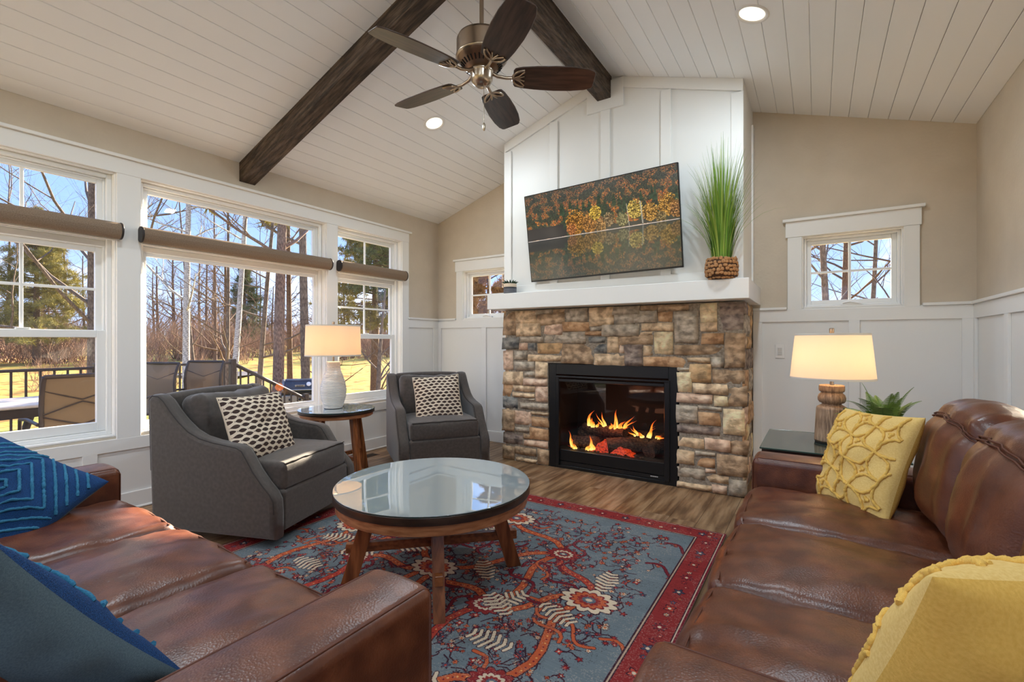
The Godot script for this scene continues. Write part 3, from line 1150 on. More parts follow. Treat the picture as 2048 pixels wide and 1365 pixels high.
func build_insert() -> void:
	var x0 := -2.158
	var x1 := -0.962
	var zf := -3.992
	var r := thing("gas_fireplace_insert", "black metal gas fireplace insert with glass front and burning logs", "fireplace insert")
	var bm: Material = mats.black_metal
	var bs: Material = mats.black_metal_satin
	# outer surround
	var b := MB.new()
	b.bx(Vector3(x0, 0.0, zf - 0.03), Vector3(x0 + 0.075, 0.985, zf), 0.002)
	b.bx(Vector3(x1 - 0.075, 0.0, zf - 0.03), Vector3(x1, 0.985, zf), 0.002)
	b.bx(Vector3(x0 + 0.075, 0.885, zf - 0.03), Vector3(x1 - 0.075, 0.985, zf), 0.002)
	b.bx(Vector3(x0 + 0.075, 0.0, zf - 0.03), Vector3(x1 - 0.075, 0.03, zf), 0.002)
	part(b, "surround", bm, r)
	# door frame
	b = MB.new()
	b.bx(Vector3(-2.083, 0.03, zf - 0.02), Vector3(-2.05, 0.872, zf + 0.014), 0.004)
	b.bx(Vector3(-1.07, 0.03, zf - 0.02), Vector3(-1.025, 0.872, zf + 0.014), 0.004)
	b.bx(Vector3(-2.05, 0.818, zf - 0.02), Vector3(-1.07, 0.845, zf + 0.012), 0.003)
	part(b, "door_frame", bs, r)
	b = MB.new()
	b.bx(Vector3(-2.083, 0.856, zf - 0.02), Vector3(-1.025, 0.872, zf + 0.018), 0.003)
	part(b, "top_rail", bs, r)
	b = MB.new()
	b.bx(Vector3(-2.05, 0.072, zf - 0.03), Vector3(-1.07, 0.175, zf - 0.006), 0.003)
	part(b, "lower_panel", bm, r)
	b = MB.new()
	b.bx(Vector3(-2.05, 0.03, zf - 0.03), Vector3(-1.07, 0.068, zf - 0.012), 0.003)
	part(b, "kick_plate", bs, r)
	# maker's plate, a small pale line of lettering too small to read
	b = MB.new()
	for k in 6:
		b.bx(Vector3(-1.19 + 0.011 * k, 0.05, zf - 0.012), Vector3(-1.182 + 0.011 * k, 0.056, zf - 0.0105))
	part(b, "maker_lettering", mats.white_plastic, r)
	# firebox
	b = MB.new()
	b.bx(Vector3(-2.13, 0.03, -4.5), Vector3(-2.1, 0.9, zf - 0.03))
	b.bx(Vector3(-1.02, 0.03, -4.5), Vector3(-0.99, 0.9, zf - 0.03))
	b.bx(Vector3(-2.13, 0.9, -4.5), Vector3(-0.99, 0.93, zf - 0.03))
	b.bx(Vector3(-2.13, 0.03, -4.53), Vector3(-0.99, 0.9, -4.5))
	b.bx(Vector3(-2.1, 0.03, -4.5), Vector3(-1.02, 0.175, zf - 0.035))
	part(b, "firebox", mats.firebox_black, r)
	b = MB.new()
	b.quad(Vector3(-2.05, 0.175, zf - 0.008), Vector3(-1.07, 0.175, zf - 0.008), Vector3(-1.07, 0.82, zf - 0.008), Vector3(-2.05, 0.82, zf - 0.008))
	part(b, "glass_front", glass("fire_glass", 0.12, Color(0.02, 0.02, 0.02)), r)
	# logs
	var bark := tri_mat("charred_bark", noise_tex(FastNoiseLite.TYPE_SIMPLEX_SMOOTH, 0.03, 5, ramp([[0.2, c8(26, 18, 14)], [0.5, c8(70, 50, 38)], [0.8, c8(112, 84, 64)]]), 0.0, 256, 121), Vector3(4, 8, 8), 0.95, false, mats.n_soft, 1.0)
	var logs := [[Vector3(-1.98, 0.24, -4.16), Vector3(-1.72, 0.25, -4.12), 0.055], [Vector3(-1.93, 0.36, -4.3), Vector3(-1.48, 0.35, -4.2), 0.045], [Vector3(-1.62, 0.23, -4.12), Vector3(-1.3, 0.25, -4.28), 0.075], [Vector3(-1.24, 0.24, -4.12), Vector3(-1.13, 0.3, -4.38), 0.07], [Vector3(-2.0, 0.28, -4.36), Vector3(-1.2, 0.28, -4.38), 0.07]]
	for l in logs:
		var path := PackedVector3Array()
		var rad := PackedFloat32Array()
		for k in 9:
			var t := k / 8.0
			path.append((l[0] as Vector3).lerp(l[1], t) + Vector3(0, sin(t * 3.0 + l[2] * 80.0) * 0.008, cos(t * 4.0) * 0.006))
			rad.append(l[2] * rng.randf_range(0.86, 1.08))
		b = MB.new()
		b.tube(path, rad, 11)
		for i in b.v.size():
			b.v[i] += Vector3(0, rough_noise.get_noise_3dv(b.v[i] * 500.0) * 0.012, rough_noise.get_noise_3dv(Vector3(b.v[i].z, b.v[i].x, b.v[i].y) * 500.0) * 0.012)
		part(b, "log", bark, r)
	# ember bed
	var ember := glow("embers", c8(255, 70, 20), 1.0)
	ember.albedo_color = c8(40, 14, 8)
	ember.emission_texture = noise_tex(FastNoiseLite.TYPE_SIMPLEX_SMOOTH, 0.03, 5, ramp([[0.1, c8(20, 3, 0)], [0.35, c8(150, 20, 6)], [0.55, c8(255, 90, 30)], [0.75, c8(170, 20, 6)], [0.95, c8(30, 4, 2)]]), 0.0, 256, 123)
	ember.emission_operator = BaseMaterial3D.EMISSION_OP_MULTIPLY
	ember.emission = Color.WHITE
	ember.emission_energy_multiplier = 0.9
	ember.uv1_triplanar = true
	ember.uv1_scale = Vector3(5, 5, 5)
	b = MB.new()
	var rows := []
	for j in 13:
		var row := PackedVector3Array()
		for i in 25:
			var u := i / 24.0
			var v := j / 12.0
			var p := Vector3(-1.8 + 0.42 * u, 0.178, -4.07 - 0.14 * v)
			p.y += 0.11 * sin(PI * u) * pow(sin(PI * clampf(v, 0.0, 1.0)), 0.6) + rough_noise.get_noise_2d(u * 240.0, v * 90.0) * 0.03
			row.append(p)
		rows.append(row)
	b.grid(rows)
	part(b, "ember_bed", ember, r)
	# small embers spread along the front
	for k in 26:
		b = MB.new()
		var c := Vector3(rng.randf_range(-1.95, -1.15), 0.182, rng.randf_range(-4.12, -4.05))
		b.box(c, Vector3(0.025, 0.014, 0.02) * rng.randf_range(0.7, 1.3), 0.004, Basis(Vector3.UP, rng.randf() * 3.0))
		part(b, "coal", ember if k % 3 == 0 else bark, r)
	# flames: twisting tongues, brightest low down
	var grad := GradientTexture2D.new()
	grad.gradient = ramp([[0.0, c8(255, 214, 130)], [0.4, c8(255, 176, 70)], [0.72, c8(244, 104, 26)], [1.0, c8(120, 30, 6)]])
	grad.fill_from = Vector2(0, 0)
	grad.fill_to = Vector2(0, 1)
	grad.width = 8
	grad.height = 64
	var fm := glow("flame", Color.WHITE, 1.0)
	fm.albedo_color = c8(10, 4, 2)
	fm.emission_texture = grad
	fm.emission_operator = BaseMaterial3D.EMISSION_OP_MULTIPLY
	fm.emission = Color.WHITE
	fm.emission_energy_multiplier = 1.7
	var fl := [[-1.86, 0.38, -4.24, 0.15, 0.024, 0.05], [-1.82, 0.37, -4.24, 0.09, 0.028, -0.02], [-1.77, 0.37, -4.23, 0.055, 0.02, 0.03], [-1.69, 0.38, -4.24, 0.14, 0.016, -0.05], [-1.58, 0.37, -4.22, 0.19, 0.028, 0.015], [-1.54, 0.36, -4.22, 0.1, 0.034, 0.05], [-1.5, 0.36, -4.22, 0.15, 0.018, 0.09], [-1.62, 0.37, -4.22, 0.06, 0.03, 0.0],
		[-1.96, 0.19, -4.075, 0.15, 0.016, -0.04], [-1.93, 0.18, -4.07, 0.06, 0.014, -0.05], [-1.76, 0.19, -4.075, 0.13, 0.024, -0.01], [-1.8, 0.18, -4.07, 0.06, 0.022, 0.04],
		[-1.37, 0.34, -4.2, 0.09, 0.016, -0.05], [-1.33, 0.33, -4.2, 0.05, 0.02, -0.04], [-1.26, 0.33, -4.2, 0.17, 0.018, 0.07], [-1.2, 0.335, -4.21, 0.03, 0.018, 0.04]]
	for q in fl.duplicate():
		for k in 2:
			fl.append([q[0] + rng.randf_range(-0.03, 0.03), q[1] + rng.randf_range(-0.01, 0.01), q[2] + rng.randf_range(-0.02, 0.02), q[3] * rng.randf_range(0.35, 0.85), q[4] * rng.randf_range(0.4, 0.8), q[5] + rng.randf_range(-0.03, 0.03)])
	for q in fl:
		var path := PackedVector3Array()
		var rad := PackedFloat32Array()
		for k in 11:
			var t := k / 10.0
			path.append(Vector3(q[0] + q[5] * t * t + 0.012 * sin(t * 6.0 + q[0] * 40.0) * t, q[1] + q[3] * t, q[2] + 0.01 * sin(t * 5.0 + q[1] * 30.0)))
			rad.append(maxf(0.0008, q[4] * 0.8 * pow(sin(PI * pow(t * 0.86 + 0.14, 0.42)), 0.9)))
		b = MB.new()
		b.use_uv = true
		b.tube(path, rad, 8, false)
		part(b, "flame", fm, r)
	var li := OmniLight3D.new()
	li.name = "fire_light"
	li.light_color = Color(1.0, 0.5, 0.2)
	li.light_energy = 0.05
	li.light_size = 0.06
	li.omni_range = 12.0
	li.omni_attenuation = 2.0
	li.shadow_enabled = true
	li.position = Vector3(-1.6, 0.5, -4.1)
	add_child(li)


var stone_rows := [
	[-2.69, -2.539, 1.255, 1.492, "b"], [-2.531, -2.3, 1.37, 1.495, "t"], [-2.531, -2.249, 1.25, 1.372, "t"], [-2.301, -2.12, 1.462, 1.5, "g"], [-2.114, -1.984, 1.46, 1.5, "b"], [-2.288, -1.987, 1.35, 1.461, "b"],
	[-1.972, -1.759, 1.381, 1.5, "g"], [-2.229, -2.012, 1.26, 1.372, "p"], [-2.005, -1.744, 1.29, 1.378, "o"], [-2.686, -2.496, 1.118, 1.238, "d"], [-2.486, -2.219, 1.188, 1.243, "g"], [-2.21, -2.114, 1.188, 1.247, "g"],
	[-2.108, -1.779, 1.178, 1.283, "g"], [-2.486, -2.394, 1.116, 1.179, "p"], [-2.391, -2.298, 1.108, 1.176, "d"], [-2.278, -2.008, 1.084, 1.177, "n"], [-2.679, -2.567, 0.905, 1.101, "p"], [-2.552, -2.401, 1.017, 1.099, "g"],
	[-2.387, -2.027, 1.003, 1.067, "t"], [-2.018, -1.701, 0.993, 1.174, "b"], [-2.538, -2.327, 0.913, 0.997, "g"], [-2.307, -2.171, 0.845, 0.994, "t"], [-2.686, -2.452, 0.764, 0.892, "t"], [-2.438, -2.317, 0.848, 0.898, "g"],
	[-2.437, -2.179, 0.765, 0.831, "p"], [-2.691, -2.575, 0.643, 0.763, "o"], [-2.566, -2.318, 0.702, 0.761, "t"], [-2.566, -2.318, 0.647, 0.681, "t"], [-2.308, -2.17, 0.614, 0.754, "p"], [-2.683, -2.513, 0.522, 0.632, "d"],
	[-2.484, -2.313, 0.608, 0.632, "g"], [-2.484, -2.17, 0.533, 0.59, "g"], [-2.695, -2.551, 0.292, 0.504, "b"], [-2.546, -2.354, 0.364, 0.503, "p"], [-2.349, -2.17, 0.479, 0.511, "t"], [-2.349, -2.166, 0.375, 0.457, "o"],
	[-2.537, -2.382, 0.294, 0.338, "g"], [-2.377, -2.166, 0.248, 0.35, "o"], [-2.678, -2.447, 0.168, 0.271, "k"], [-2.442, -2.363, 0.237, 0.281, "b"], [-2.437, -2.166, 0.17, 0.226, "p"], [-2.691, -2.546, 0.006, 0.138, "b"],
	[-2.537, -2.299, 0.079, 0.149, "b"], [-2.537, -2.295, 0.006, 0.042, "t"], [-2.286, -2.161, 0.009, 0.148, "b"], [-1.733, -1.513, 1.339, 1.5, "t"], [-1.523, -1.274, 1.435, 1.5, "g"], [-1.499, -1.328, 1.346, 1.432, "g"],
	[-1.269, -1.122, 1.457, 1.5, "b"], [-1.117, -0.87, 1.444, 1.5, "b"], [-1.323, -1.129, 1.362, 1.459, "g"], [-1.122, -1, 1.359, 1.445, "o"], [-1.773, -1.622, 1.247, 1.285, "o"], [-1.733, -1.62, 1.289, 1.33, "g"],
	[-1.611, -1.279, 1.242, 1.343, "g"], [-1.266, -0.998, 1.289, 1.35, "t"], [-1.271, -1.159, 1.254, 1.287, "t"], [-1.75, -1.584, 1.184, 1.234, "d"], [-1.57, -1.467, 1.096, 1.233, "t"], [-1.462, -1.164, 1.172, 1.247, "b"],
	[-1.154, -0.995, 1.088, 1.276, "y"], [-1.701, -1.573, 1.095, 1.17, "d"], [-1.459, -1.411, 1.095, 1.158, "p"], [-1.403, -1.256, 0.989, 1.164, "k"], [-1.249, -1.169, 1.081, 1.164, "t"], [-1.695, -1.403, 0.988, 1.085, "t"],
	[-1.241, -0.893, 0.988, 1.07, "o"], [-0.983, -0.798, 1.184, 1.441, "g"], [-0.788, -0.665, 1.35, 1.5, "y"], [-0.782, -0.661, 1.277, 1.346, "t"], [-0.643, -0.472, 1.275, 1.5, "k"], [-0.774, -0.611, 1.176, 1.258, "o"],
	[-0.981, -0.611, 1.088, 1.162, "b"], [-0.602, -0.461, 0.996, 1.262, "b"], [-0.881, -0.715, 1.028, 1.068, "t"], [-0.705, -0.607, 0.991, 1.069, "g"], [-0.868, -0.701, 0.867, 1.015, "n"], [-0.693, -0.463, 0.866, 0.979, "b"],
	[-0.964, -0.876, 0.955, 0.983, "g"], [-0.964, -0.848, 0.788, 0.945, "y"], [-0.836, -0.582, 0.78, 0.855, "t"], [-0.964, -0.693, 0.698, 0.773, "p"], [-0.686, -0.583, 0.687, 0.766, "y"], [-0.576, -0.449, 0.693, 0.85, "b"],
	[-0.968, -0.806, 0.532, 0.672, "g"], [-0.801, -0.626, 0.647, 0.68, "g"], [-0.795, -0.637, 0.532, 0.63, "o"], [-0.619, -0.463, 0.471, 0.67, "y"], [-0.964, -0.637, 0.456, 0.51, "k"], [-0.964, -0.758, 0.339, 0.412, "t"],
	[-0.75, -0.567, 0.337, 0.425, "p"], [-0.562, -0.442, 0.329, 0.437, "b"], [-0.964, -0.828, 0.202, 0.307, "t"], [-0.82, -0.675, 0.288, 0.321, "g"], [-0.816, -0.675, 0.198, 0.264, "o"], [-0.66, -0.449, 0.157, 0.313, "b"],
	[-0.964, -0.747, 0.094, 0.172, "g"], [-0.743, -0.671, 0.158, 0.184, "p"], [-0.739, -0.578, 0.089, 0.144, "t"], [-0.967, -0.697, 0.006, 0.05, "t"], [-0.693, -0.586, 0.006, 0.07, "p"], [-0.576, -0.453, 0.008, 0.125, "g"]]


# ---------- small raster helpers for printed pictures ----------
func disc(im: Image, cx: float, cy: float, r: float, c: Color, sq := 1.0) -> void:
	var y := int(-r * sq)
	while y <= r * sq:
		var w := sqrt(maxf(0.0, r * r - (y / sq) * (y / sq)))
		im.fill_rect(Rect2i(int(cx - w), int(cy + y), maxi(1, int(2 * w)), 1), c)
		y += 1


func shape(im: Image, pts: PackedVector2Array, c: Color) -> void:
	var lo := INF
	var hi := -INF
	for p in pts:
		lo = minf(lo, p.y)
		hi = maxf(hi, p.y)
	for y in range(maxi(0, int(lo)), mini(im.get_height() - 1, int(hi)) + 1):
		var xs := []
		for i in pts.size():
			var a := pts[i]
			var b := pts[(i + 1) % pts.size()]
			if (a.y <= y + 0.5) != (b.y <= y + 0.5):
				xs.append(a.x + (y + 0.5 - a.y) / (b.y - a.y) * (b.x - a.x))
		xs.sort()
		for k in range(0, xs.size() - 1, 2):
			var w := int(xs[k + 1]) - int(xs[k])
			if w > 0:
				im.fill_rect(Rect2i(int(xs[k]), y, w, 1), c)


func stroke(im: Image, pts: PackedVector2Array, r: float, c: Color) -> void:
	for i in pts.size() - 1:
		var n := maxi(1, int(pts[i].distance_to(pts[i + 1]) / maxf(0.7, r * 0.6)))
		for k in n + 1:
			var p := pts[i].lerp(pts[i + 1], float(k) / n)
			if r < 1.2:
				im.fill_rect(Rect2i(int(p.x), int(p.y), 1 if r < 0.8 else 2, 1 if r < 0.8 else 2), c)
			else:
				disc(im, p.x, p.y, r, c)


func vary(c: Color, d: float) -> Color:
	var k := 1.0 + rng.randf_range(-d, d)
	return Color(clampf(c.r * k, 0, 1), clampf(c.g * k, 0, 1), clampf(c.b * k, 0, 1))


func tv_picture() -> ImageTexture:
	var w := 1024
	var h := 576
	var im := Image.create(w, h, false, Image.FORMAT_RGB8)
	var wl := int(h * 0.535)
	im.fill(c8(52, 54, 50))
	# far hillside of mixed crowns, then nearer trees, painted from the top down
	var fall := [c8(168, 88, 44), c8(190, 104, 40), c8(150, 70, 42), c8(120, 92, 50), c8(206, 132, 52), c8(98, 84, 54)]
	var dark := [c8(44, 58, 42), c8(36, 48, 38), c8(58, 66, 44), c8(52, 50, 40)]
	var nf := FastNoiseLite.new()
	nf.frequency = 0.013
	nf.fractal_octaves = 3
	nf.seed = 8
	for k in 15000:
		var y := rng.randf() * wl * 0.9
		var x := rng.randf() * w
		var n := nf.get_noise_2d(x, y * 1.2) + 0.12 - (0.22 if x < w * 0.3 and y > wl * 0.45 else 0.0) - (0.1 if x > w * 0.52 and x < w * 0.75 else 0.0)
		var c: Color = fall[rng.randi() % 6] if n > 0.1 else (c8(104, 84, 52) if n > 0.0 else dark[rng.randi() % 4])
		c = vary(c.darkened(0.25) if rng.randf() < 0.4 else c, 0.22).lerp(c8(132, 122, 122), clampf(0.4 - y / wl * 0.6, 0.0, 0.4))
		disc(im, x, y, lerpf(2.0, 4.6, y / wl) * rng.randf_range(0.7, 1.3), c)
	im.fill_rect(Rect2i(0, int(wl * 0.74), int(w * 0.3), int(wl * 0.26)), c8(38, 36, 38))
	# conifers
	for k in 46:
		var x := rng.randf_range(0.25, 1.0) * w
		var y := rng.randf_range(0.25, 0.7) * wl
		var hh := rng.randf_range(50, 105)
		for q in 9:
			var t := q / 9.0
			shape(im, PackedVector2Array([Vector2(x, y + hh * t), Vector2(x - 5 - 17 * t, y + hh * (t + 0.17)), Vector2(x + 5 + 17 * t, y + hh * (t + 0.17))]), vary(c8(44, 60, 44), 0.25))
	# big golden trees on the bank
	var big := [[0.36, 0.74, 82, c8(196, 126, 34)], [0.46, 0.80, 62, c8(178, 112, 36)], [0.5, 0.62, 46, c8(214, 168, 50)], [0.58, 0.8, 44, c8(126, 98, 60)], [0.67, 0.84, 44, c8(120, 112, 64)], [0.75, 0.68, 56, c8(196, 162, 62)], [0.84, 0.78, 54, c8(182, 128, 44)], [0.94, 0.7, 66, c8(186, 128, 38)], [0.99, 0.8, 50, c8(150, 96, 40)], [0.33, 0.86, 40, c8(168, 92, 34)], [0.53, 0.9, 40, c8(150, 104, 44)], [0.9, 0.92, 36, c8(120, 96, 50)]]
	for t in big:
		var cx: float = t[0] * w
		var cy: float = t[1] * wl
		var r: float = t[2]
		disc(im, cx, cy + r * 0.2, r * 0.8, (t[3] as Color).darkened(0.6), 1.0)
		for q in int(r * 5.0):
			var a := rng.randf() * TAU
			var d := sqrt(rng.randf()) * r
			var p := Vector2(cx + cos(a) * d * 0.85, cy + sin(a) * d)
			if p.y < wl - 3:
				disc(im, p.x, p.y, rng.randf_range(2.0, 4.6), vary((t[3] as Color).lightened(0.12) if rng.randf() < 0.55 else (t[3] as Color).darkened(0.35), 0.25))
	im.resize(w / 2, h / 2, Image.INTERPOLATE_BILINEAR)
	im.resize(w, h, Image.INTERPOLATE_CUBIC)
	for x in [0.79, 0.795, 0.71]:
		stroke(im, PackedVector2Array([Vector2(x * w - 10, wl * 0.55), Vector2(x * w, wl * 0.98)]), 1.4, c8(214, 206, 190))
	# the lake: the same bank upside down, darker and drawn out
	var up := im.get_region(Rect2i(0, 0, w, wl))
	up.flip_y()
	up.resize(w / 4, wl / 6, Image.INTERPOLATE_LANCZOS)
	up.resize(w, h - wl, Image.INTERPOLATE_CUBIC)
	im.blit_rect(up, Rect2i(0, 0, w, h - wl), Vector2i(0, wl))
	var veil := Image.create(w, h - wl, false, Image.FORMAT_RGBA8)
	veil.fill(Color(0.2, 0.23, 0.22, 0.42))
	im.convert(Image.FORMAT_RGBA8)
	im.blend_rect(veil, Rect2i(0, 0, w, h - wl), Vector2i(0, wl))
	im.fill_rect(Rect2i(0, wl - 2, w, 4), c8(206, 192, 186))
	for k in 60:
		im.fill_rect(Rect2i(int(rng.randf() * w), wl - 4, rng.randi_range(5, 30), 3), vary(c8(170, 140, 110), 0.3))
	im.convert(Image.FORMAT_RGB8)
	return ImageTexture.create_from_image(im)


func build_tv() -> void:
	var t := thing("television", "wall mounted flat television showing an autumn forest by a lake", "television", Vector3(-1.619, 2.181, -3.86))
	t.rotation = Vector3(deg_to_rad(8.0), deg_to_rad(-2.3), deg_to_rad(0.65))
	t.rotation_order = EULER_ORDER_YXZ
	var w := 1.437
	var h := 0.813
	var b := MB.new()
	b.bx(Vector3(-w / 2, -h / 2, -0.025), Vector3(w / 2, h / 2, 0.0), 0.003)
	part(b, "case", mats.black_metal, t)
	b = MB.new()
	ring(b, 2, 0.001, 0.006, -w / 2, w / 2, -h / 2, h / 2, 0.007, 0.014)
	part(b, "bezel", mats.black_metal_satin, t)
	b = MB.new()
	b.use_uv = true
	b.quad(Vector3(-w / 2 + 0.007, -h / 2 + 0.014, 0.0012), Vector3(w / 2 - 0.007, -h / 2 + 0.014, 0.0012), Vector3(w / 2 - 0.007, h / 2 - 0.007, 0.0012), Vector3(-w / 2 + 0.007, h / 2 - 0.007, 0.0012))
	var s := mat("tv_screen", c8(10, 10, 11), 0.16)
	s.emission_enabled = true
	s.emission = Color.WHITE
	s.emission_texture = tv_picture()
	s.emission_operator = BaseMaterial3D.EMISSION_OP_MULTIPLY
	s.emission_energy_multiplier = 1.0
	part(b, "screen", s, t)
	b = MB.new()
	b.bx(Vector3(-0.2, -0.16, -0.075), Vector3(0.2, 0.16, -0.025), 0.004)
	part(b, "wall_bracket", mats.black_metal, t)


func build_fan() -> void:
	var f := thing("ceiling_fan", "five blade ceiling fan with dark wood blades and nickel motor", "ceiling fan", Vector3(HX, 2.7, -2.15))
	var nk: Material = mats.brushed_nickel
	var b := MB.new()
	b.lathe([Vector2(0.0, 0.57), Vector2(0.03, 0.575), Vector2(0.06, 0.6), Vector2(0.068, 0.64), Vector2(0.068, 0.655)], 28)
	part(b, "canopy", nk, f)
	b = MB.new()
	b.tube(PackedVector3Array([Vector3(0, 0.2, 0), Vector3(0, 0.6, 0)]), 0.0125, 14)
	part(b, "downrod", nk, f)
	b = MB.new()
	b.lathe([Vector2(0.0, 0.232), Vector2(0.03, 0.232), Vector2(0.05, 0.228), Vector2(0.118, 0.222), Vector2(0.135, 0.212), Vector2(0.142, 0.195), Vector2(0.142, 0.112), Vector2(0.146, 0.108), Vector2(0.146, 0.1), Vector2(0.138, 0.092)].map(func(p): return p), 40)
	for k in 0:
		pass
	# profile runs downwards, so turn the faces out
	var ids := b.idx.duplicate()
	ids.reverse()
	b.idx = ids
	part(b, "motor_housing", nk, f)
	b = MB.new()
	b.lathe([Vector2(0.05, 0.03), Vector2(0.07, 0.034), Vector2(0.1, 0.05), Vector2(0.128, 0.078), Vector2(0.139, 0.095)], 40)
	part(b, "vented_plate", mat("aged_nickel", c8(128, 106, 88), 0.35, 1.0), f)
	for k in 30:
		var a := TAU * k / 30.0
		b = MB.new()
		var d := Vector3(cos(a), 0, -sin(a))
		b.box(d * 0.108 + Vector3(0, 0.055, 0), Vector3(0.03, 0.004, 0.007), 0.001, Basis(Vector3.UP, a) * Basis(Vector3.BACK, 0.75))
		part(b, "vent_slot", mats.motor_shadow, f)
	b = MB.new()
	b.lathe([Vector2(0.0, -0.058), Vector2(0.03, -0.056), Vector2(0.035, -0.05), Vector2(0.05, -0.042), Vector2(0.062, -0.02), Vector2(0.062, 0.014), Vector2(0.066, 0.018), Vector2(0.07, 0.026), Vector2(0.06, 0.036)], 32)
	part(b, "switch_housing", nk, f)
	# blades
	var out := PackedVector2Array()
	for p in [[0.18, 0.05], [0.19, 0.066], [0.23, 0.076], [0.31, 0.085], [0.42, 0.09], [0.52, 0.087], [0.6, 0.076], [0.636, 0.062], [0.645, 0.05]]:
		out.append(Vector2(p[0], -p[1]))
	var mirror := out.duplicate()
	mirror.reverse()
	for p in mirror:
		out.append(Vector2(p.x, -p.y))
	var blade := MB.new()
	blade.prism(out, 0.007, 0.003, Transform3D(Basis(Vector3.RIGHT, -PI / 2), Vector3.ZERO))
	var bm := blade.mesh()
	var iron := MB.new()
	iron.tube(PackedVector3Array([Vector3(0.05, 0.03, 0), Vector3(0.09, 0.004, 0), Vector3(0.14, -0.006, 0), Vector3(0.185, -0.004, 0)]), PackedFloat32Array([0.011, 0.01, 0.009, 0.009]), 8)
	var arc := PackedVector3Array()
	for k in 13:
		var a := -PI / 2 + PI * k / 12.0
		arc.append(Vector3(0.242 - 0.066 * cos(a), -0.006, 0.058 * sin(a)))
	iron.tube(arc, 0.0065, 7)
	for e in [-1.0, -0.35, 0.35, 1.0]:
		iron.tube(PackedVector3Array([Vector3(0.18, -0.005, 0), Vector3(0.215, -0.007, e * 0.018), Vector3(0.243, -0.006, e * 0.05)]), 0.005, 6)
	var im := iron.mesh()
	for k in 5:
		var a := deg_to_rad(36.0 + 72.0 * k)
		var o := inst(bm, "blade", mats.fan_blade_wood, f)
		o.transform = Transform3D(Basis(Vector3.UP, a) * Basis(Vector3.RIGHT, deg_to_rad(-14.0)), Vector3.ZERO)
		var i := inst(im, "blade_iron", nk, o)
		i.transform = Transform3D()
	# pull chain and fob
	b = MB.new()
	b.tube(PackedVector3Array([Vector3(0.03, -0.05, 0.02), Vector3(0.033, -0.15, 0.022), Vector3(0.033, -0.28, 0.022)]), 0.0016, 5)
	part(b, "pull_chain", nk, f)
	b = MB.new()
	b.lathe([Vector2(0.0, -0.325), Vector2(0.006, -0.322), Vector2(0.0085, -0.31), Vector2(0.008, -0.29), Vector2(0.004, -0.28), Vector2(0.0, -0.279)], 12, Vector3(0.033, 0, 0.022))
	part(b, "pull_fob", nk, f)


const CAN := 1.55


func build_downlights() -> void:
	var sl := atan((RIDGE - WL) / (HX - XL))
	var sr := -atan((RIDGE - WR) / (XR - HX))
	var lens := glow("downlight_lens", Color(1.0, 0.93, 0.82), 2.2)
	for k in 8:
		var left := k % 2 == 0
		var x := -2.864 if left else -0.328
		var z: float = [-3.15, -1.1, 0.95, 2.8][k / 2]
		var y: float = WL + (x - XL) * tan(sl) if left else WR + (XR - x) * tan(-sr)
		var lb := "round recessed ceiling light in the slope above the windows" if left else "round recessed ceiling light in the slope above the right hand sofa"
		if k > 1:  # rows past the first are out of view, added to light the room
			lb = ("added unseen recessed ceiling light on the window side, row %s from the fireplace" if left else "added unseen recessed ceiling light on the plain wall side, row %s from the fireplace") % ["two", "three", "four"][k / 2 - 1]
		var d := thing("recessed_light", lb, "ceiling light", Vector3(x, y, z), 0.0, "recessed ceiling lights")
		d.rotation.z = sl if left else sr
		var b := MB.new()
		b.lathe([Vector2(0.098, 0.0), Vector2(0.095, -0.006), Vector2(0.084, -0.007), Vector2(0.074, -0.002), Vector2(0.07, 0.008)], 36)
		part(b, "trim_ring", mats.white_plastic, d)
		b = MB.new()
		b.lathe([Vector2(0.0, -0.001), Vector2(0.05, -0.001), Vector2(0.075, 0.0)], 32)
		part(b, "lens", lens, d)
		var l := AreaLight3D.new()
		l.name = "recessed_glow"
		l.area_size = Vector2(0.12, 0.12)
		l.light_color = Color(0.88, 0.95, 1.0)
		l.light_energy = CAN
		l.area_range = 14.0
		l.area_attenuation = 2.0
		l.shadow_enabled = true
		l.rotation.x = -PI / 2
		l.position = Vector3(0, -0.012, 0)
		d.add_child(l)


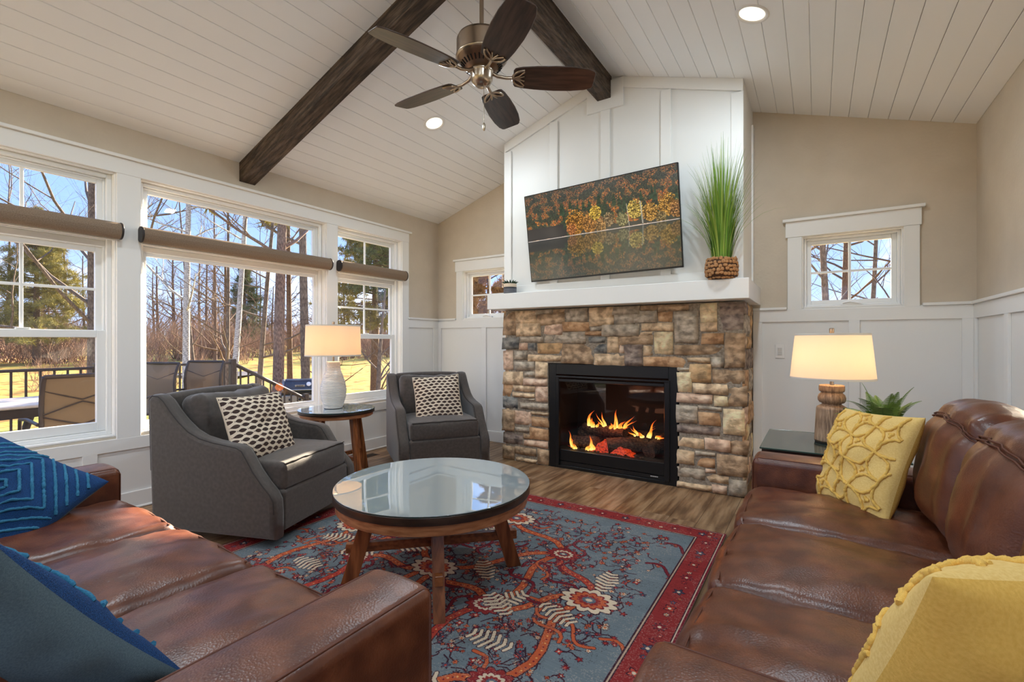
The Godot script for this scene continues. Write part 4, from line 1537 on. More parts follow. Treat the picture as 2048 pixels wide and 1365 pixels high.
func build_sofas() -> void:
	var le: Material = mats.brown_leather
	var wr := FastNoiseLite.new()
	wr.frequency = 0.9
	wr.fractal_octaves = 3
	wr.seed = 77
	var s := thing("leather_sofa", "brown leather three seat sofa with its back to the right wall", "sofa", Vector3.ZERO, 0.0, "brown leather sofas")
	var b := MB.new()
	b.rbox(Vector3(0, 0.185, -0.02), Vector3(1.74, 0.21, 0.88), 0.02, 2)
	part(b, "base", le, s)
	b = MB.new()
	b.rbox(Vector3(0, 0.43, -0.41), Vector3(1.74, 0.7, 0.14), 0.04, 4)
	part(b, "back_frame", le, s)
	for e in [-1.0, 1.0]:
		b = MB.new()
		b.rbox(Vector3(e * 0.95, 0.345, 0.0), Vector3(0.2, 0.53, 0.95), 0.028, 6, func(p: Vector3, u: Vector3): return p + Vector3(0, 0.008 * (1.0 - u.x * u.x) if u.y > 0.9 else 0.0, 0))
		var arm := part(b, "arm", le, s)
		# stitched welts on the arm's front and top edges
		for q in [-1.0, 1.0]:
			b = MB.new()
			var xq: float = e * 0.95 + q * 0.083
			var path := PackedVector3Array([Vector3(xq, 0.09, 0.4755), Vector3(xq, 0.58, 0.4755), Vector3(xq, 0.601, 0.467), Vector3(xq, 0.609, 0.45)])
			for k in 12:
				path.append(Vector3(xq, 0.6105, 0.44 - 0.075 * k))
			b.tube(path, 0.0028, 5)
			part(b, "welt", mats.leather_stitch, arm)
		for zz in [-0.4, 0.4]:
			b = MB.new()
			b.lathe([Vector2(0.0, 0.0), Vector2(0.02, 0.0), Vector2(0.028, 0.085), Vector2(0.0, 0.085)], 12, Vector3(e * 0.9, 0, zz))
			part(b, "foot", mats.dark_edge_wood, s)
	for k in 3:
		var cx := -0.566 + 0.566 * k
		b = MB.new()
		var off := 11.0 * k
		b.rbox(Vector3(cx, 0.385, 0.1), Vector3(0.566, 0.19, 0.76), 0.05, 14, func(p: Vector3, u: Vector3):
			var q := p
			if p.y > 0.0:
				q.y += 0.036 * (1.0 - u.x * u.x) * (1.0 - pow(absf(u.z), 3.0))
				q.y += 0.02 * wr.get_noise_3d(p.x * 9.0 + off, 0.0, p.z * 3.2) * (1.0 - u.x * u.x * 0.5)
				q.y += 0.011 * wr.get_noise_3d(p.x * 3.0 + off, 4.0, p.z * 14.0) * smoothstep(0.2, 1.0, absf(u.x))
			if p.z > 0.0:
				q.z += 0.03 * (1.0 - u.y * u.y) * (1.0 - u.x * u.x)
			return q)
		var cu := part(b, "seat_cushion", le, s)
		b = MB.new()
		var seam := PackedVector3Array()
		for q in 15:
			var t := -1.0 + q / 7.0
			seam.append(Vector3(cx + 0.26 * t, 0.475 - 0.0 * t, 0.452 + 0.012 * (1.0 - t * t)))
		b.tube(seam, 0.0025, 5)
		part(b, "welt", mats.leather_stitch, cu)
		# loose back cushion, leaning, full in the middle with a roll along the top
		b = MB.new()
		var bs := Basis(Vector3.RIGHT, -0.2)
		var shape_back := func(p: Vector3, u: Vector3):
			var q := p
			q.z += (0.07 if p.z > 0.0 else 0.02) * signf(p.z) * (1.0 - pow(absf(u.x), 2.5)) * (1.0 - pow(absf(u.y), 2.5))
			q.y += 0.045 * (1.0 - pow(absf(u.x), 2.2)) if p.y > 0.0 else 0.0
			q.z += 0.024 * wr.get_noise_3d(p.x * 8.0 + off, p.y * 2.4, 1.0) * (1.0 if p.z > 0.0 else 0.3)
			q.y += 0.014 * wr.get_noise_3d(p.x * 12.0 + off, 0.0, p.z * 3.0) * maxf(0.0, u.y)
			q.z -= 0.016 * exp(-pow((u.y - 0.62) * 9.0, 2.0)) if p.z > 0.0 else 0.0
			return q
		b.rbox(Vector3(cx, 0.705, -0.3), Vector3(0.575, 0.46, 0.2), 0.085, 14, shape_back, bs)
		var bc := part(b, "back_cushion", le, s)
		for sy in [0.6, 0.645]:
			b = MB.new()
			var line := PackedVector3Array()
			for q in 17:
				var ux := -0.97 + 1.94 * q / 16.0
				var p := Vector3(ux * 0.2875, sy * 0.23, 0.1085)
				var c := absf(p.x) - 0.2025
				if c > 0.0:
					p.z -= 0.085 - sqrt(maxf(0.0, 0.085 * 0.085 - c * c))
				line.append(Vector3(cx, 0.705, -0.3) + bs * (shape_back.call(p, p / Vector3(0.2875, 0.23, 0.11)) as Vector3))
			b.tube(line, 0.003, 5)
			part(b, "seam_stitch", mats.leather_stitch, bc)
	s.position = Vector3(0.2, 0, -1.805)
	s.rotation.y = -PI / 2
	copy(s, Vector3(-1.805, 0.0115, -0.36), PI, "brown leather three seat sofa carrying the blue pillows")


func build_armchairs() -> void:
	var ve: Material = mats.charcoal_velvet
	var a := thing("swivel_armchair", "charcoal velvet swivel armchair with a sloping arm, by the wide picture window", "armchair", Vector3.ZERO, 0.0, "charcoal velvet armchairs")
	var wr := FastNoiseLite.new()
	wr.frequency = 1.0
	wr.seed = 31
	# side profile, z forward and y up
	var key := [[-0.44, 0.05], [-0.455, 0.4], [-0.47, 0.83], [-0.44, 0.862], [-0.39, 0.858], [-0.35, 0.83], [-0.3, 0.77], [-0.24, 0.71], [-0.17, 0.655], [-0.09, 0.618], [0.0, 0.598], [0.1, 0.585], [0.17, 0.575], [0.21, 0.555], [0.245, 0.505], [0.29, 0.435], [0.35, 0.365], [0.4, 0.315], [0.425, 0.27], [0.43, 0.2], [0.43, 0.05]]
	var out := PackedVector2Array()
	for k in key:
		out.append(Vector2(k[0], k[1]))
	for e in [-1.0, 1.0]:
		var b := MB.new()
		# polygon's x is the chair's z
		b.prism(out, 0.1, 0.03, Transform3D(Basis(Vector3(0, 0, 1), Vector3.UP, Vector3(-1, 0, 0)), Vector3(e * 0.375, 0, 0)), 4)
		var arm := part(b, "arm", ve, a)
		b = MB.new()
		for side in [-1.0, 1.0]:
			var path := PackedVector3Array()
			for k in range(1, key.size() - 1):
				var n := (Vector2(key[k + 1][0], key[k + 1][1]) - Vector2(key[k - 1][0], key[k - 1][1])).normalized()
				var p := Vector2(key[k][0], key[k][1]) + Vector2(n.y, -n.x) * 0.0095
				path.append(Vector3(e * 0.375 + side * 0.0405, p.y, p.x))
			b.tube(path, 0.0036, 6)
		part(b, "piping", mats.velvet_piping, arm)
	var b := MB.new()
	# back shell
	var bs := Basis(Vector3.RIGHT, -0.05)
	b.rbox(Vector3(0, 0.46, -0.4), Vector3(0.68, 0.8, 0.1), 0.035, 8, func(p: Vector3, u: Vector3): return p + Vector3(0, 0.012 * (1.0 - u.x * u.x) if p.y > 0.3 else 0.0, 0), bs)
	part(b, "back_shell", ve, a)
	b = MB.new()
	b.rbox(Vector3(0, 0.19, 0.02), Vector3(0.66, 0.24, 0.8), 0.02, 3)
	part(b, "seat_base", ve, a)
	b = MB.new()
	b.lathe([Vector2(0.0, 0.0), Vector2(0.26, 0.0), Vector2(0.27, 0.02), Vector2(0.26, 0.075), Vector2(0.0, 0.075)], 28)
	part(b, "swivel_base", mats.dark_plastic, a)
	# seat cushion
	b = MB.new()
	var seat := func(p: Vector3, u: Vector3):
		var q := p
		if p.y > 0.0:
			q.y += 0.03 * (1.0 - u.x * u.x) * (1.0 - u.z * u.z) + 0.006 * wr.get_noise_2d(p.x * 14.0, p.z * 14.0)
		if p.z > 0.0:
			q.z += 0.018 * (1.0 - u.x * u.x) * (1.0 - u.y * u.y) + 0.005 * wr.get_noise_2d(p.x * 30.0, p.y * 8.0)
		return q
	b.rbox(Vector3(0, 0.385, 0.08), Vector3(0.642, 0.165, 0.66), 0.03, 12, seat)
	var sc := part(b, "seat_cushion", ve, a)
	b = MB.new()
	for yy in [0.078, -0.072]:
		var line := PackedVector3Array()
		for q in 21:
			var ux := -0.95 + 1.9 * q / 20.0
			line.append(Vector3(0, 0.385, 0.08) + (seat.call(Vector3(ux * 0.321, yy, 0.324), Vector3(ux, yy / 0.0825, 0.98)) as Vector3))
		b.tube(line, 0.004, 6)
	part(b, "piping", mats.velvet_piping, sc)
	# back cushion
	b = MB.new()
	b.rbox(Vector3(0, 0.64, -0.255), Vector3(0.63, 0.44, 0.17), 0.06, 12, func(p: Vector3, u: Vector3):
		var q := p
		q.z += 0.045 * signf(p.z) * (1.0 - u.x * u.x) * (1.0 - u.y * u.y)
		q.y += -0.02 * (1.0 - u.x * u.x) * maxf(0.0, u.y) + 0.016 * wr.get_noise_2d(p.x * 9.0, p.z * 6.0) * maxf(0.0, u.y)
		q.z += 0.014 * wr.get_noise_2d(p.x * 10.0, p.y * 5.0)
		return q, Basis(Vector3.RIGHT, -0.16))
	part(b, "back_cushion", ve, a)
	a.position = Vector3(-3.13, 0.0115, -1.76)
	a.rotation.y = deg_to_rad(110.0)
	copy(a, Vector3(-3.18, 0.0, -3.52), deg_to_rad(55.0), "charcoal velvet swivel armchair between the round side table and the stone fireplace")


func build_tables() -> void:
	# coffee table
	var t := thing("coffee_table", "round wooden coffee table with a glass top on a crossed leg base", "coffee table", Vector3(-1.65, 0.012, -1.815), 0.0)
	var b := MB.new()
	b.lathe([Vector2(0.0, 0.375), Vector2(0.47, 0.375), Vector2(0.478, 0.38), Vector2(0.478, 0.424)], 72)
	part(b, "apron", mats.apron_wood, t)
	b = MB.new()
	b.lathe([Vector2(0.478, 0.424), Vector2(0.49, 0.426), Vector2(0.49, 0.458), Vector2(0.486, 0.462), Vector2(0.0, 0.462)], 72)
	part(b, "table_top", mats.dark_edge_wood, t)
	b = MB.new()
	b.lathe([Vector2(0.488, 0.462), Vector2(0.4885, 0.466)], 72)
	part(b, "glass_edge", mats.glass_edge_green, t)
	b = MB.new()
	b.lathe([Vector2(0.0, 0.4635), Vector2(0.4885, 0.4635), Vector2(0.4885, 0.466), Vector2(0.488, 0.4685), Vector2(0.3, 0.4685), Vector2(0.0, 0.4685)], 72)
	part(b, "glass_top", mats.tabletop_glass, t)
	for k in 4:
		var a := PI / 4 + PI / 2 * k
		var d := Vector3(cos(a), 0, sin(a))
		b = MB.new()
		var top := d * 0.3 + Vector3(0, 0.378, 0)
		var foot := d * 0.415
		leg_bar(b, top, foot, 0.075, 0.05, d)
		part(b, "leg", mats.walnut_along_y, t)
	for k in 2:
		var a := PI / 4 + PI / 2 * k
		b = MB.new()
		b.box(Vector3(0, 0.165, 0), Vector3(0.86, 0.045, 0.035), 0.002, Basis(Vector3.UP, -a))
		part(b, "stretcher", mats.walnut_along_x, t)
	# round side table between the armchairs
	var e := thing("round_side_table", "round wooden side table with glass top between the armchairs", "side table", Vector3(-3.602, 0.0, -2.688))
	b = MB.new()
	b.lathe([Vector2(0.0, 0.535), Vector2(0.3, 0.535), Vector2(0.308, 0.54), Vector2(0.308, 0.566)], 56)
	part(b, "apron", mats.apron_wood, e)
	b = MB.new()
	b.lathe([Vector2(0.308, 0.566), Vector2(0.322, 0.568), Vector2(0.322, 0.588), Vector2(0.318, 0.592), Vector2(0.0, 0.592)], 56)
	part(b, "table_top", mats.dark_edge_wood, e)
	b = MB.new()
	b.lathe([Vector2(0.3245, 0.592), Vector2(0.3245, 0.5985)], 56)
	part(b, "glass_edge", mats.glass_edge_green, e)
	b = MB.new()
	b.lathe([Vector2(0.0, 0.5935), Vector2(0.3245, 0.5935), Vector2(0.3245, 0.5985), Vector2(0.324, 0.6), Vector2(0.2, 0.6), Vector2(0.0, 0.6)], 56)
	part(b, "glass_top", mats.tabletop_glass, e)
	for k in 4:
		var a := PI / 2 * k + 0.02
		var d := Vector3(cos(a), 0, sin(a))
		b = MB.new()
		leg_bar(b, d * 0.215 + Vector3(0, 0.537, 0), d * 0.305, 0.05, 0.036, d)
		part(b, "leg", mats.walnut_along_y, e)
	for k in 2:
		b = MB.new()
		b.box(Vector3(0, 0.18, 0), Vector3(0.58, 0.035, 0.03), 0.002, Basis(Vector3.UP, -PI / 2 * k - 0.02))
		part(b, "stretcher", mats.walnut_along_x, e)
	# square end table beyond the right hand sofa
	var q := thing("square_end_table", "dark square end table with a grey glass top behind the sofa arm", "end table", Vector3(0.06, 0.0, -3.34))
	b = MB.new()
	b.bx(Vector3(-0.325, 0.56, -0.325), Vector3(0.325, 0.59, 0.325), 0.003)
	part(b, "table_top", mats.dark_edge_wood, q)
	b = MB.new()
	b.bx(Vector3(-0.3, 0.47, -0.3), Vector3(0.3, 0.56, 0.3), 0.003)
	part(b, "apron", mats.dark_edge_wood, q)
	b = MB.new()
	b.bx(Vector3(-0.335, 0.59, -0.335), Vector3(0.335, 0.5975, 0.335), 0.001)
	part(b, "glass_slab", mat("smoked_glass", c8(66, 74, 68), 0.06), q)
	b = MB.new()
	ring(b, 2, 0.0, 0.003, -0.3355, 0.3355, -0.3355, 0.3355, 0.006)
	var ge := part(b, "glass_edge", mats.glass_edge_green, q)
	ge.transform = Transform3D(Basis(Vector3.RIGHT, PI / 2), Vector3(0, 0.597, 0))
	for sx in [-1.0, 1.0]:
		for sz in [-1.0, 1.0]:
			b = MB.new()
			b.bx(Vector3(sx * 0.3, 0.0, sz * 0.3), Vector3(sx * 0.25, 0.56, sz * 0.25), 0.003)
			part(b, "leg", mats.dark_edge_wood, q)


# a flat-sided splayed leg, cut level at top and foot
func leg_bar(b: MB, top: Vector3, foot: Vector3, w: float, t: float, d: Vector3) -> void:
	var side := d.cross(Vector3.UP).normalized()
	var q := []
	for p in [foot, top]:
		for k in [[-1, -1], [1, -1], [1, 1], [-1, 1]]:
			q.append(p + side * (t / 2 * k[0]) + d * (w / 2 * k[1]))
	var mid := (top + foot) / 2
	b.quad_out(q[0], q[1], q[2], q[3], mid)
	b.quad_out(q[4], q[5], q[6], q[7], mid)
	for k in 4:
		var n := (k + 1) % 4
		b.quad_out(q[k], q[n], q[n + 4], q[k + 4], mid)


const LAMP := 0.085


func bulb(parent: Node, y: float, e: float) -> void:
	var b := MB.new()
	b.lathe([Vector2(0.0, y - 0.05), Vector2(0.012, y - 0.048), Vector2(0.022, y - 0.02), Vector2(0.03, y + 0.01), Vector2(0.026, y + 0.03), Vector2(0.012, y + 0.042), Vector2(0.0, y + 0.044)], 16)
	part(b, "light_bulb", glow("warm_bulb", Color(1.0, 0.8, 0.55), 6.0), parent)
	var l := OmniLight3D.new()
	l.name = "lamp_light"
	l.light_color = Color(1.0, 0.78, 0.54)
	l.light_energy = e
	l.light_size = 0.025
	l.omni_range = 14.0
	l.omni_attenuation = 2.0
	l.shadow_enabled = true
	l.position = Vector3(0, y, 0)
	parent.add_child(l)


func build_lamps() -> void:
	var l := thing("table_lamp", "white ribbed ceramic vase lamp with a drum shade on the round side table", "lamp", Vector3(-3.63, 0.6, -2.67))
	# ribbed body
	var b := MB.new()
	var prof := [Vector2(0.0, 0.0), Vector2(0.076, 0.0)]
	var shape_r := func(t: float) -> float:
		var ks := [[0.0, 0.076], [0.1, 0.09], [0.25, 0.107], [0.4, 0.112], [0.55, 0.102], [0.7, 0.082], [0.82, 0.064], [0.92, 0.058], [1.0, 0.059]]
		for i in ks.size() - 1:
			if t <= ks[i + 1][0]:
				return lerpf(ks[i][1], ks[i + 1][1], smoothstep(0.0, 1.0, (t - ks[i][0]) / (ks[i + 1][0] - ks[i][0])) * 0.35 + 0.65 * (t - ks[i][0]) / (ks[i + 1][0] - ks[i][0]))
		return 0.059
	var n := 36
	for k in n * 4:
		var t := k / float(n * 4)
		prof.append(Vector2((shape_r.call(t) as float) + 0.0022 * sin(TAU * k / 4.0 + 0.8), 0.006 + 0.405 * t))
	prof.append(Vector2(0.059, 0.413))
	prof.append(Vector2(0.05, 0.418))
	prof.append(Vector2(0.0, 0.418))
	b.lathe(prof, 48)
	part(b, "vase_body", mats.white_ceramic, l)
	b = MB.new()
	b.lathe([Vector2(0.0, -0.001), Vector2(0.077, 0.0), Vector2(0.078, 0.005), Vector2(0.0, 0.006)], 32)
	part(b, "foot_ring", mats.dark_plastic, l)
	b = MB.new()
	b.tube(PackedVector3Array([Vector3(0, 0.41, 0), Vector3(0, 0.5, 0)]), 0.009, 10)
	part(b, "socket_stem", mats.brushed_nickel, l)
	b = MB.new()
	b.lathe([Vector2(0.237, 0.468), Vector2(0.229, 0.74)], 56)
	part(b, "lamp_shade", mats.lamp_linen, l)
	b = MB.new()
	b.lathe([Vector2(0.2375, 0.466), Vector2(0.2385, 0.472), Vector2(0.2375, 0.478)], 56)
	b.lathe([Vector2(0.2293, 0.73), Vector2(0.2303, 0.736), Vector2(0.2293, 0.742)], 56)
	part(b, "shade_trim", mats.lamp_trim, l)
	harp(l, 0.5, 0.74, 0.229)
	bulb(l, 0.58, LAMP)
	# wooden lamp
	var r := thing("table_lamp", "turned grey wood table lamp with a tapered white shade on the square end table", "lamp", Vector3(0.072, 0.5975, -3.37))
	b = MB.new()
	b.lathe([Vector2(0.0, 0.0), Vector2(0.084, 0.0), Vector2(0.086, 0.006), Vector2(0.084, 0.01), Vector2(0.0, 0.01)], 32)
	part(b, "foot_ring", mats.dark_plastic, r)
	b = MB.new()
	b.lathe([Vector2(0.000, 0.01), Vector2(0.087, 0.01), Vector2(0.088, 0.02), Vector2(0.084, 0.1), Vector2(0.079, 0.2), Vector2(0.076, 0.212), Vector2(0.060, 0.222), Vector2(0.049, 0.228), Vector2(0.049, 0.234), Vector2(0.063, 0.24), Vector2(0.070, 0.252), Vector2(0.071, 0.268), Vector2(0.065, 0.286), Vector2(0.056, 0.294), Vector2(0.054, 0.3), Vector2(0.063, 0.306), Vector2(0.065, 0.312), Vector2(0.065, 0.336), Vector2(0.061, 0.342), Vector2(0.000, 0.343)], 44)
	part(b, "turned_body", mats.grey_lamp_wood, r)
	b = MB.new()
	b.tube(PackedVector3Array([Vector3(0, 0.34, 0), Vector3(0, 0.43, 0)]), 0.01, 10)
	part(b, "socket_stem", mats.brushed_nickel, r)
	b = MB.new()
	b.lathe([Vector2(0.214, 0.38), Vector2(0.188, 0.645)], 56)
	part(b, "lamp_shade", mats.lamp_linen_white, r)
	b = MB.new()
	b.lathe([Vector2(0.2148, 0.378), Vector2(0.2154, 0.384), Vector2(0.2142, 0.39)], 56)
	b.lathe([Vector2(0.1892, 0.635), Vector2(0.1896, 0.641), Vector2(0.1886, 0.647)], 56)
	part(b, "shade_trim", mats.lamp_trim, r)
	harp(r, 0.43, 0.645, 0.188)
	bulb(r, 0.5, LAMP)


func harp(l: Node, y0: float, y1: float, rad: float) -> void:
	var b := MB.new()
	for e in [-1.0, 1.0]:
		b.tube(PackedVector3Array([Vector3(e * 0.012, y0, 0), Vector3(e * 0.055, y0 + 0.05, 0), Vector3(e * 0.06, y1 - 0.06, 0), Vector3(e * 0.02, y1 - 0.012, 0), Vector3(0, y1 - 0.008, 0)]), 0.0025, 6)
	for k in 3:
		var a := TAU * k / 3.0
		b.tube(PackedVector3Array([Vector3(0, y1 - 0.008, 0), Vector3(cos(a) * rad, y1 - 0.008, sin(a) * rad)]), 0.002, 5)
	part(b, "harp", mats.brushed_nickel, l)
	b = MB.new()
	b.lathe([Vector2(0.0, y1 - 0.01), Vector2(0.012, y1 - 0.008), Vector2(0.013, y1 + 0.03), Vector2(0.01, y1 + 0.034), Vector2(0.0, y1 + 0.035)], 14)
	part(b, "finial", mats.brushed_nickel, l)


func rug_picture() -> ImageTexture:
	var w := 1024
	var h := 1280
	var im := Image.create(w, h, false, Image.FORMAT_RGB8)
	var blue := c8(106, 116, 122)
	var red := c8(136, 48, 48)
	var rust := c8(182, 88, 56)
	var cream := c8(206, 186, 160)
	var dark := c8(58, 34, 44)
	var wine := c8(112, 36, 46)
	im.fill(blue)
	var both := func(f: Callable):
		f.call(1.0, 0.0)
		f.call(-1.0, float(w - 1))
	# abrash: the field changes tone from row to row
	for y in h:
		im.fill_rect(Rect2i(0, y, w, 1), vary(blue, 0.05))
	var small := [c8(158, 52, 48), c8(196, 176, 152), c8(182, 96, 58), c8(124, 38, 46), c8(168, 62, 50), c8(70, 70, 88)]
	var flower := func(p: Vector2, r: float, kind: int):
		var c: Color = vary(small[kind % 6], 0.12)
		var pts := PackedVector2Array()
		var pet: int = [4, 5, 6, 8][kind % 4]
		for k in pet * 4:
			var a := TAU * k / (pet * 4)
			pts.append(p + Vector2.from_angle(a + kind) * r * (0.72 + 0.28 * cos(a * pet)))
		var edge := PackedVector2Array()
		for q in pts:
			edge.append(p + (q - p) * 1.28)
		shape(im, edge, dark)
		shape(im, pts, c)
		disc(im, p.x, p.y, maxf(1.5, r * 0.34), small[(kind + 1) % 6])
	# twigs and blossoms scattered in mirrored pairs
	for k in 1050:
		var p := Vector2(rng.randf_range(110, w * 0.5), rng.randf_range(110, h - 110))
		var a := (rng.randi() % 8) * PI / 4 + rng.randf_range(-0.2, 0.2)
		var l := rng.randf_range(14, 38)
		var kind := rng.randi() % 24
		var r := rng.randf_range(3.5, 8.0)
		both.call(func(sx: float, ox: float):
			var e := p + Vector2.from_angle(a) * l
			var m := (p + e) / 2 + Vector2.from_angle(a + PI / 2) * l * 0.2
			var tr := func(q: Vector2): return Vector2(q.x * sx + ox, q.y)
			stroke(im, PackedVector2Array([tr.call(p), tr.call(m), tr.call(e)]), 1.1, dark)
			flower.call(tr.call(e), r, kind)
			if kind % 3 == 0:
				flower.call(tr.call(p), r * 0.7, kind + 2))
	# lattice of rust coloured bands
	var nodes := [Vector2(512, 200), Vector2(300, 330), Vector2(170, 480), Vector2(330, 600), Vector2(512, 540), Vector2(200, 760), Vector2(360, 900), Vector2(512, 840), Vector2(160, 1030), Vector2(340, 1120), Vector2(512, 1090)]
	var links := [[0, 1], [1, 2], [1, 4], [2, 3], [3, 4], [2, 5], [3, 6], [4, 7], [5, 6], [6, 7], [5, 8], [6, 9], [8, 9], [9, 10], [7, 10], [1, 3]]
	for ln in links:
		var a: Vector2 = nodes[ln[0]]
		var b: Vector2 = nodes[ln[1]]
		var n := (b - a).orthogonal().normalized()
		both.call(func(sx: float, ox: float):
			var path := PackedVector2Array()
			for t in 9:
				var s := t / 8.0
				var q := a.lerp(b, s) + n * sin(s * PI * 2.0) * 20.0
				path.append(Vector2(q.x * sx + ox, q.y))
			stroke(im, path, 9.5, dark)
			stroke(im, path, 8.0, rust if (ln[0] + ln[1]) % 3 else c8(168, 64, 52))
			for t in 30:
				var s := t / 30.0
				var q := a.lerp(b, s) + n * sin(s * PI * 2.0) * 20.0
				im.fill_rect(Rect2i(int(q.x * sx + ox) - 1, int(q.y) - 1, 3, 3), c8(224, 160, 96) if t % 2 else wine))
	# finer wine red vines winding between them
	for k in 34:
		var p := Vector2(rng.randf_range(90, w * 0.5), rng.randf_range(100, h - 100))
		var a := rng.randf() * TAU
		both.call(func(sx: float, ox: float):
			var path := PackedVector2Array()
			for t in 14:
				var q := p + Vector2.from_angle(a) * t * 11.0 + Vector2.from_angle(a + PI / 2) * sin(t * 0.7) * 16.0
				path.append(Vector2(q.x * sx + ox, q.y))
			stroke(im, path, 4.4, dark)
			stroke(im, path, 3.2, wine if k % 3 else rust)
			for t in range(1, 13, 2):
				flower.call(path[t] + Vector2(9 if t % 4 == 1 else -9, 6), 5.0, k + t))
	# palmettes at the nodes
	var k2 := 0
	for nd in nodes:
		both.call(func(sx: float, ox: float):
			var c := Vector2(nd.x * sx + ox, nd.y)
			var big := 54.0 if k2 % 2 == 0 else 38.0
			var pts := PackedVector2Array()
			for t in 48:
				var a := TAU * t / 48.0
				pts.append(c + Vector2(cos(a) * 1.15, sin(a) * 0.85) * big * (0.78 + 0.22 * absf(cos(a * 6.0))))
			shape(im, pts, dark)
			for s in [[0.93, cream if k2 % 2 == 0 else red], [0.66, wine], [0.58, rust if k2 % 2 == 0 else cream], [0.4, red], [0.24, c8(86, 98, 112)], [0.12, cream]]:
				var q := PackedVector2Array()
				for p in pts:
					q.append(c + (p - c) * s[0])
				shape(im, q, s[1]))
		k2 += 1
	# leafy combs in cream
	for k in 16:
		var p := Vector2(rng.randf_range(140, w * 0.5), rng.randf_range(160, h - 160))
		var a := rng.randf() * TAU
		both.call(func(sx: float, ox: float):
			for t in 7:
				var q := p + Vector2.from_angle(a) * (t - 3) * 12.0
				var e := q + Vector2.from_angle(a + 1.2) * (26 - absf(t - 3) * 4)
				var e2 := q + Vector2.from_angle(a - 1.2) * (22 - absf(t - 3) * 4)
				for ee in [e, e2]:
					stroke(im, PackedVector2Array([Vector2(q.x * sx + ox, q.y), Vector2(ee.x * sx + ox, ee.y)]), 4.6, dark)
				for ee in [e, e2]:
					stroke(im, PackedVector2Array([Vector2(q.x * sx + ox, q.y), Vector2(ee.x * sx + ox, ee.y)]), 3.2, cream))
	# borders: guard stripes round a red band with rosettes
	var bw := 66
	for side in 4:
		var r := [Rect2i(0, 0, w, bw), Rect2i(0, h - bw, w, bw), Rect2i(0, 0, bw, h), Rect2i(w - bw, 0, bw, h)][side] as Rect2i
		im.fill_rect(r, red)
	for y in range(0, h, 2):
		for x0 in [0, w - bw]:
			im.fill_rect(Rect2i(x0, y, bw, 1), vary(red, 0.08))
	for f in [[0, 4, wine], [4, 2, cream], [6, 2, dark], [bw - 8, 2, dark], [bw - 6, 3, c8(178, 150, 128)], [bw - 3, 3, dark]]:
		var o: int = f[0]
		var t: int = f[1]
		im.fill_rect(Rect2i(o, o, w - 2 * o, t), f[2])
		im.fill_rect(Rect2i(o, h - o - t, w - 2 * o, t), f[2])
		im.fill_rect(Rect2i(o, o, t, h - 2 * o), f[2])
		im.fill_rect(Rect2i(w - o - t, o, t, h - 2 * o), f[2])
	var per := 2 * (w + h)
	var step := 34
	for s in range(20, per, step):
		var p := Vector2.ZERO
		if s < w:
			p = Vector2(s, 33)
		elif s < w + h:
			p = Vector2(w - 33, s - w)
		elif s < 2 * w + h:
			p = Vector2(s - w - h, h - 33)
		else:
			p = Vector2(33, s - 2 * w - h)
		var kk := int(s / step)
		if kk % 2 == 0:
			flower.call(p, 11.0, [4, 5, 3][kk % 3])
			disc(im, p.x, p.y, 3.5, cream)
		else:
			flower.call(p + Vector2(0, 10 if kk % 4 == 1 else -10), 6.0, kk)
			flower.call(p + Vector2(8, -8 if kk % 4 == 1 else 9), 4.5, kk + 3)
		for c in [bw - 8, 6]:
			if s < w:
				im.fill_rect(Rect2i(s - 4, c - 1, 8, 4), wine)
	# wear: pale and threadbare flecks in drifts
	var f := FastNoiseLite.new()
	f.frequency = 0.008
	f.fractal_octaves = 4
	f.seed = 3
	for k in 110000:
		var x := rng.randi() % w
		var y := rng.randi() % h
		var n := f.get_noise_2d(x, y)
		if n > -0.05:
			im.set_pixel(x, y, im.get_pixel(x, y).lerp(c8(190, 176, 160), 0.5))
			im.set_pixel(mini(x + 1, w - 1), y, im.get_pixel(mini(x + 1, w - 1), y).lerp(c8(186, 170, 154), 0.3))
		elif n < -0.2:
			im.set_pixel(x, y, im.get_pixel(x, y).darkened(0.3))
	return ImageTexture.create_from_image(im)


func build_rug() -> void:
	var r := thing("area_rug", "faded red and slate blue patterned area rug under the coffee table", "rug", Vector3(-1.69, 0.0, -1.625))
	var b := MB.new()
	b.use_uv = true
	var rows := []
	for j in 3:
		rows.append(PackedVector3Array([Vector3(-1.22, 0.011, -1.525 + 1.525 * j), Vector3(0, 0.011, -1.525 + 1.525 * j), Vector3(1.22, 0.011, -1.525 + 1.525 * j)]))
	b.grid(rows, false, true)
	var m := mat("rug_pile", Color.WHITE, 0.95)
	m.albedo_texture = rug_picture()
	m.metallic_specular = 0.2
	m.normal_enabled = true
	m.normal_texture = mats.n_linen
	m.normal_scale = 0.0
	part(b, "pile", m, r)
	b = MB.new()
	b.bx(Vector3(-1.222, 0.0, -1.527), Vector3(1.222, 0.0105, 1.527), 0.002)
	part(b, "backing", mat("rug_edge", c8(120, 96, 84), 0.95), r)


# ---------- pillows ----------
func pil(u: float, v: float, w: float, h: float, t: float, side: float, off: float) -> Vector3:
	var x := w / 2 * u * (1.0 - 0.06 * (1.0 - v * v))
	var y := h / 2 * v * (1.0 - 0.06 * (1.0 - u * u))
	var d := maxf(0.0, (1.0 - u * u) * (1.0 - v * v))
	var z := t / 2 * pow(d, 0.42)
	z += rough_noise.get_noise_2d(u * 18.0 + off, v * 18.0 + off) * 0.035 * sqrt(d)
	return Vector3(x, y, z * side)


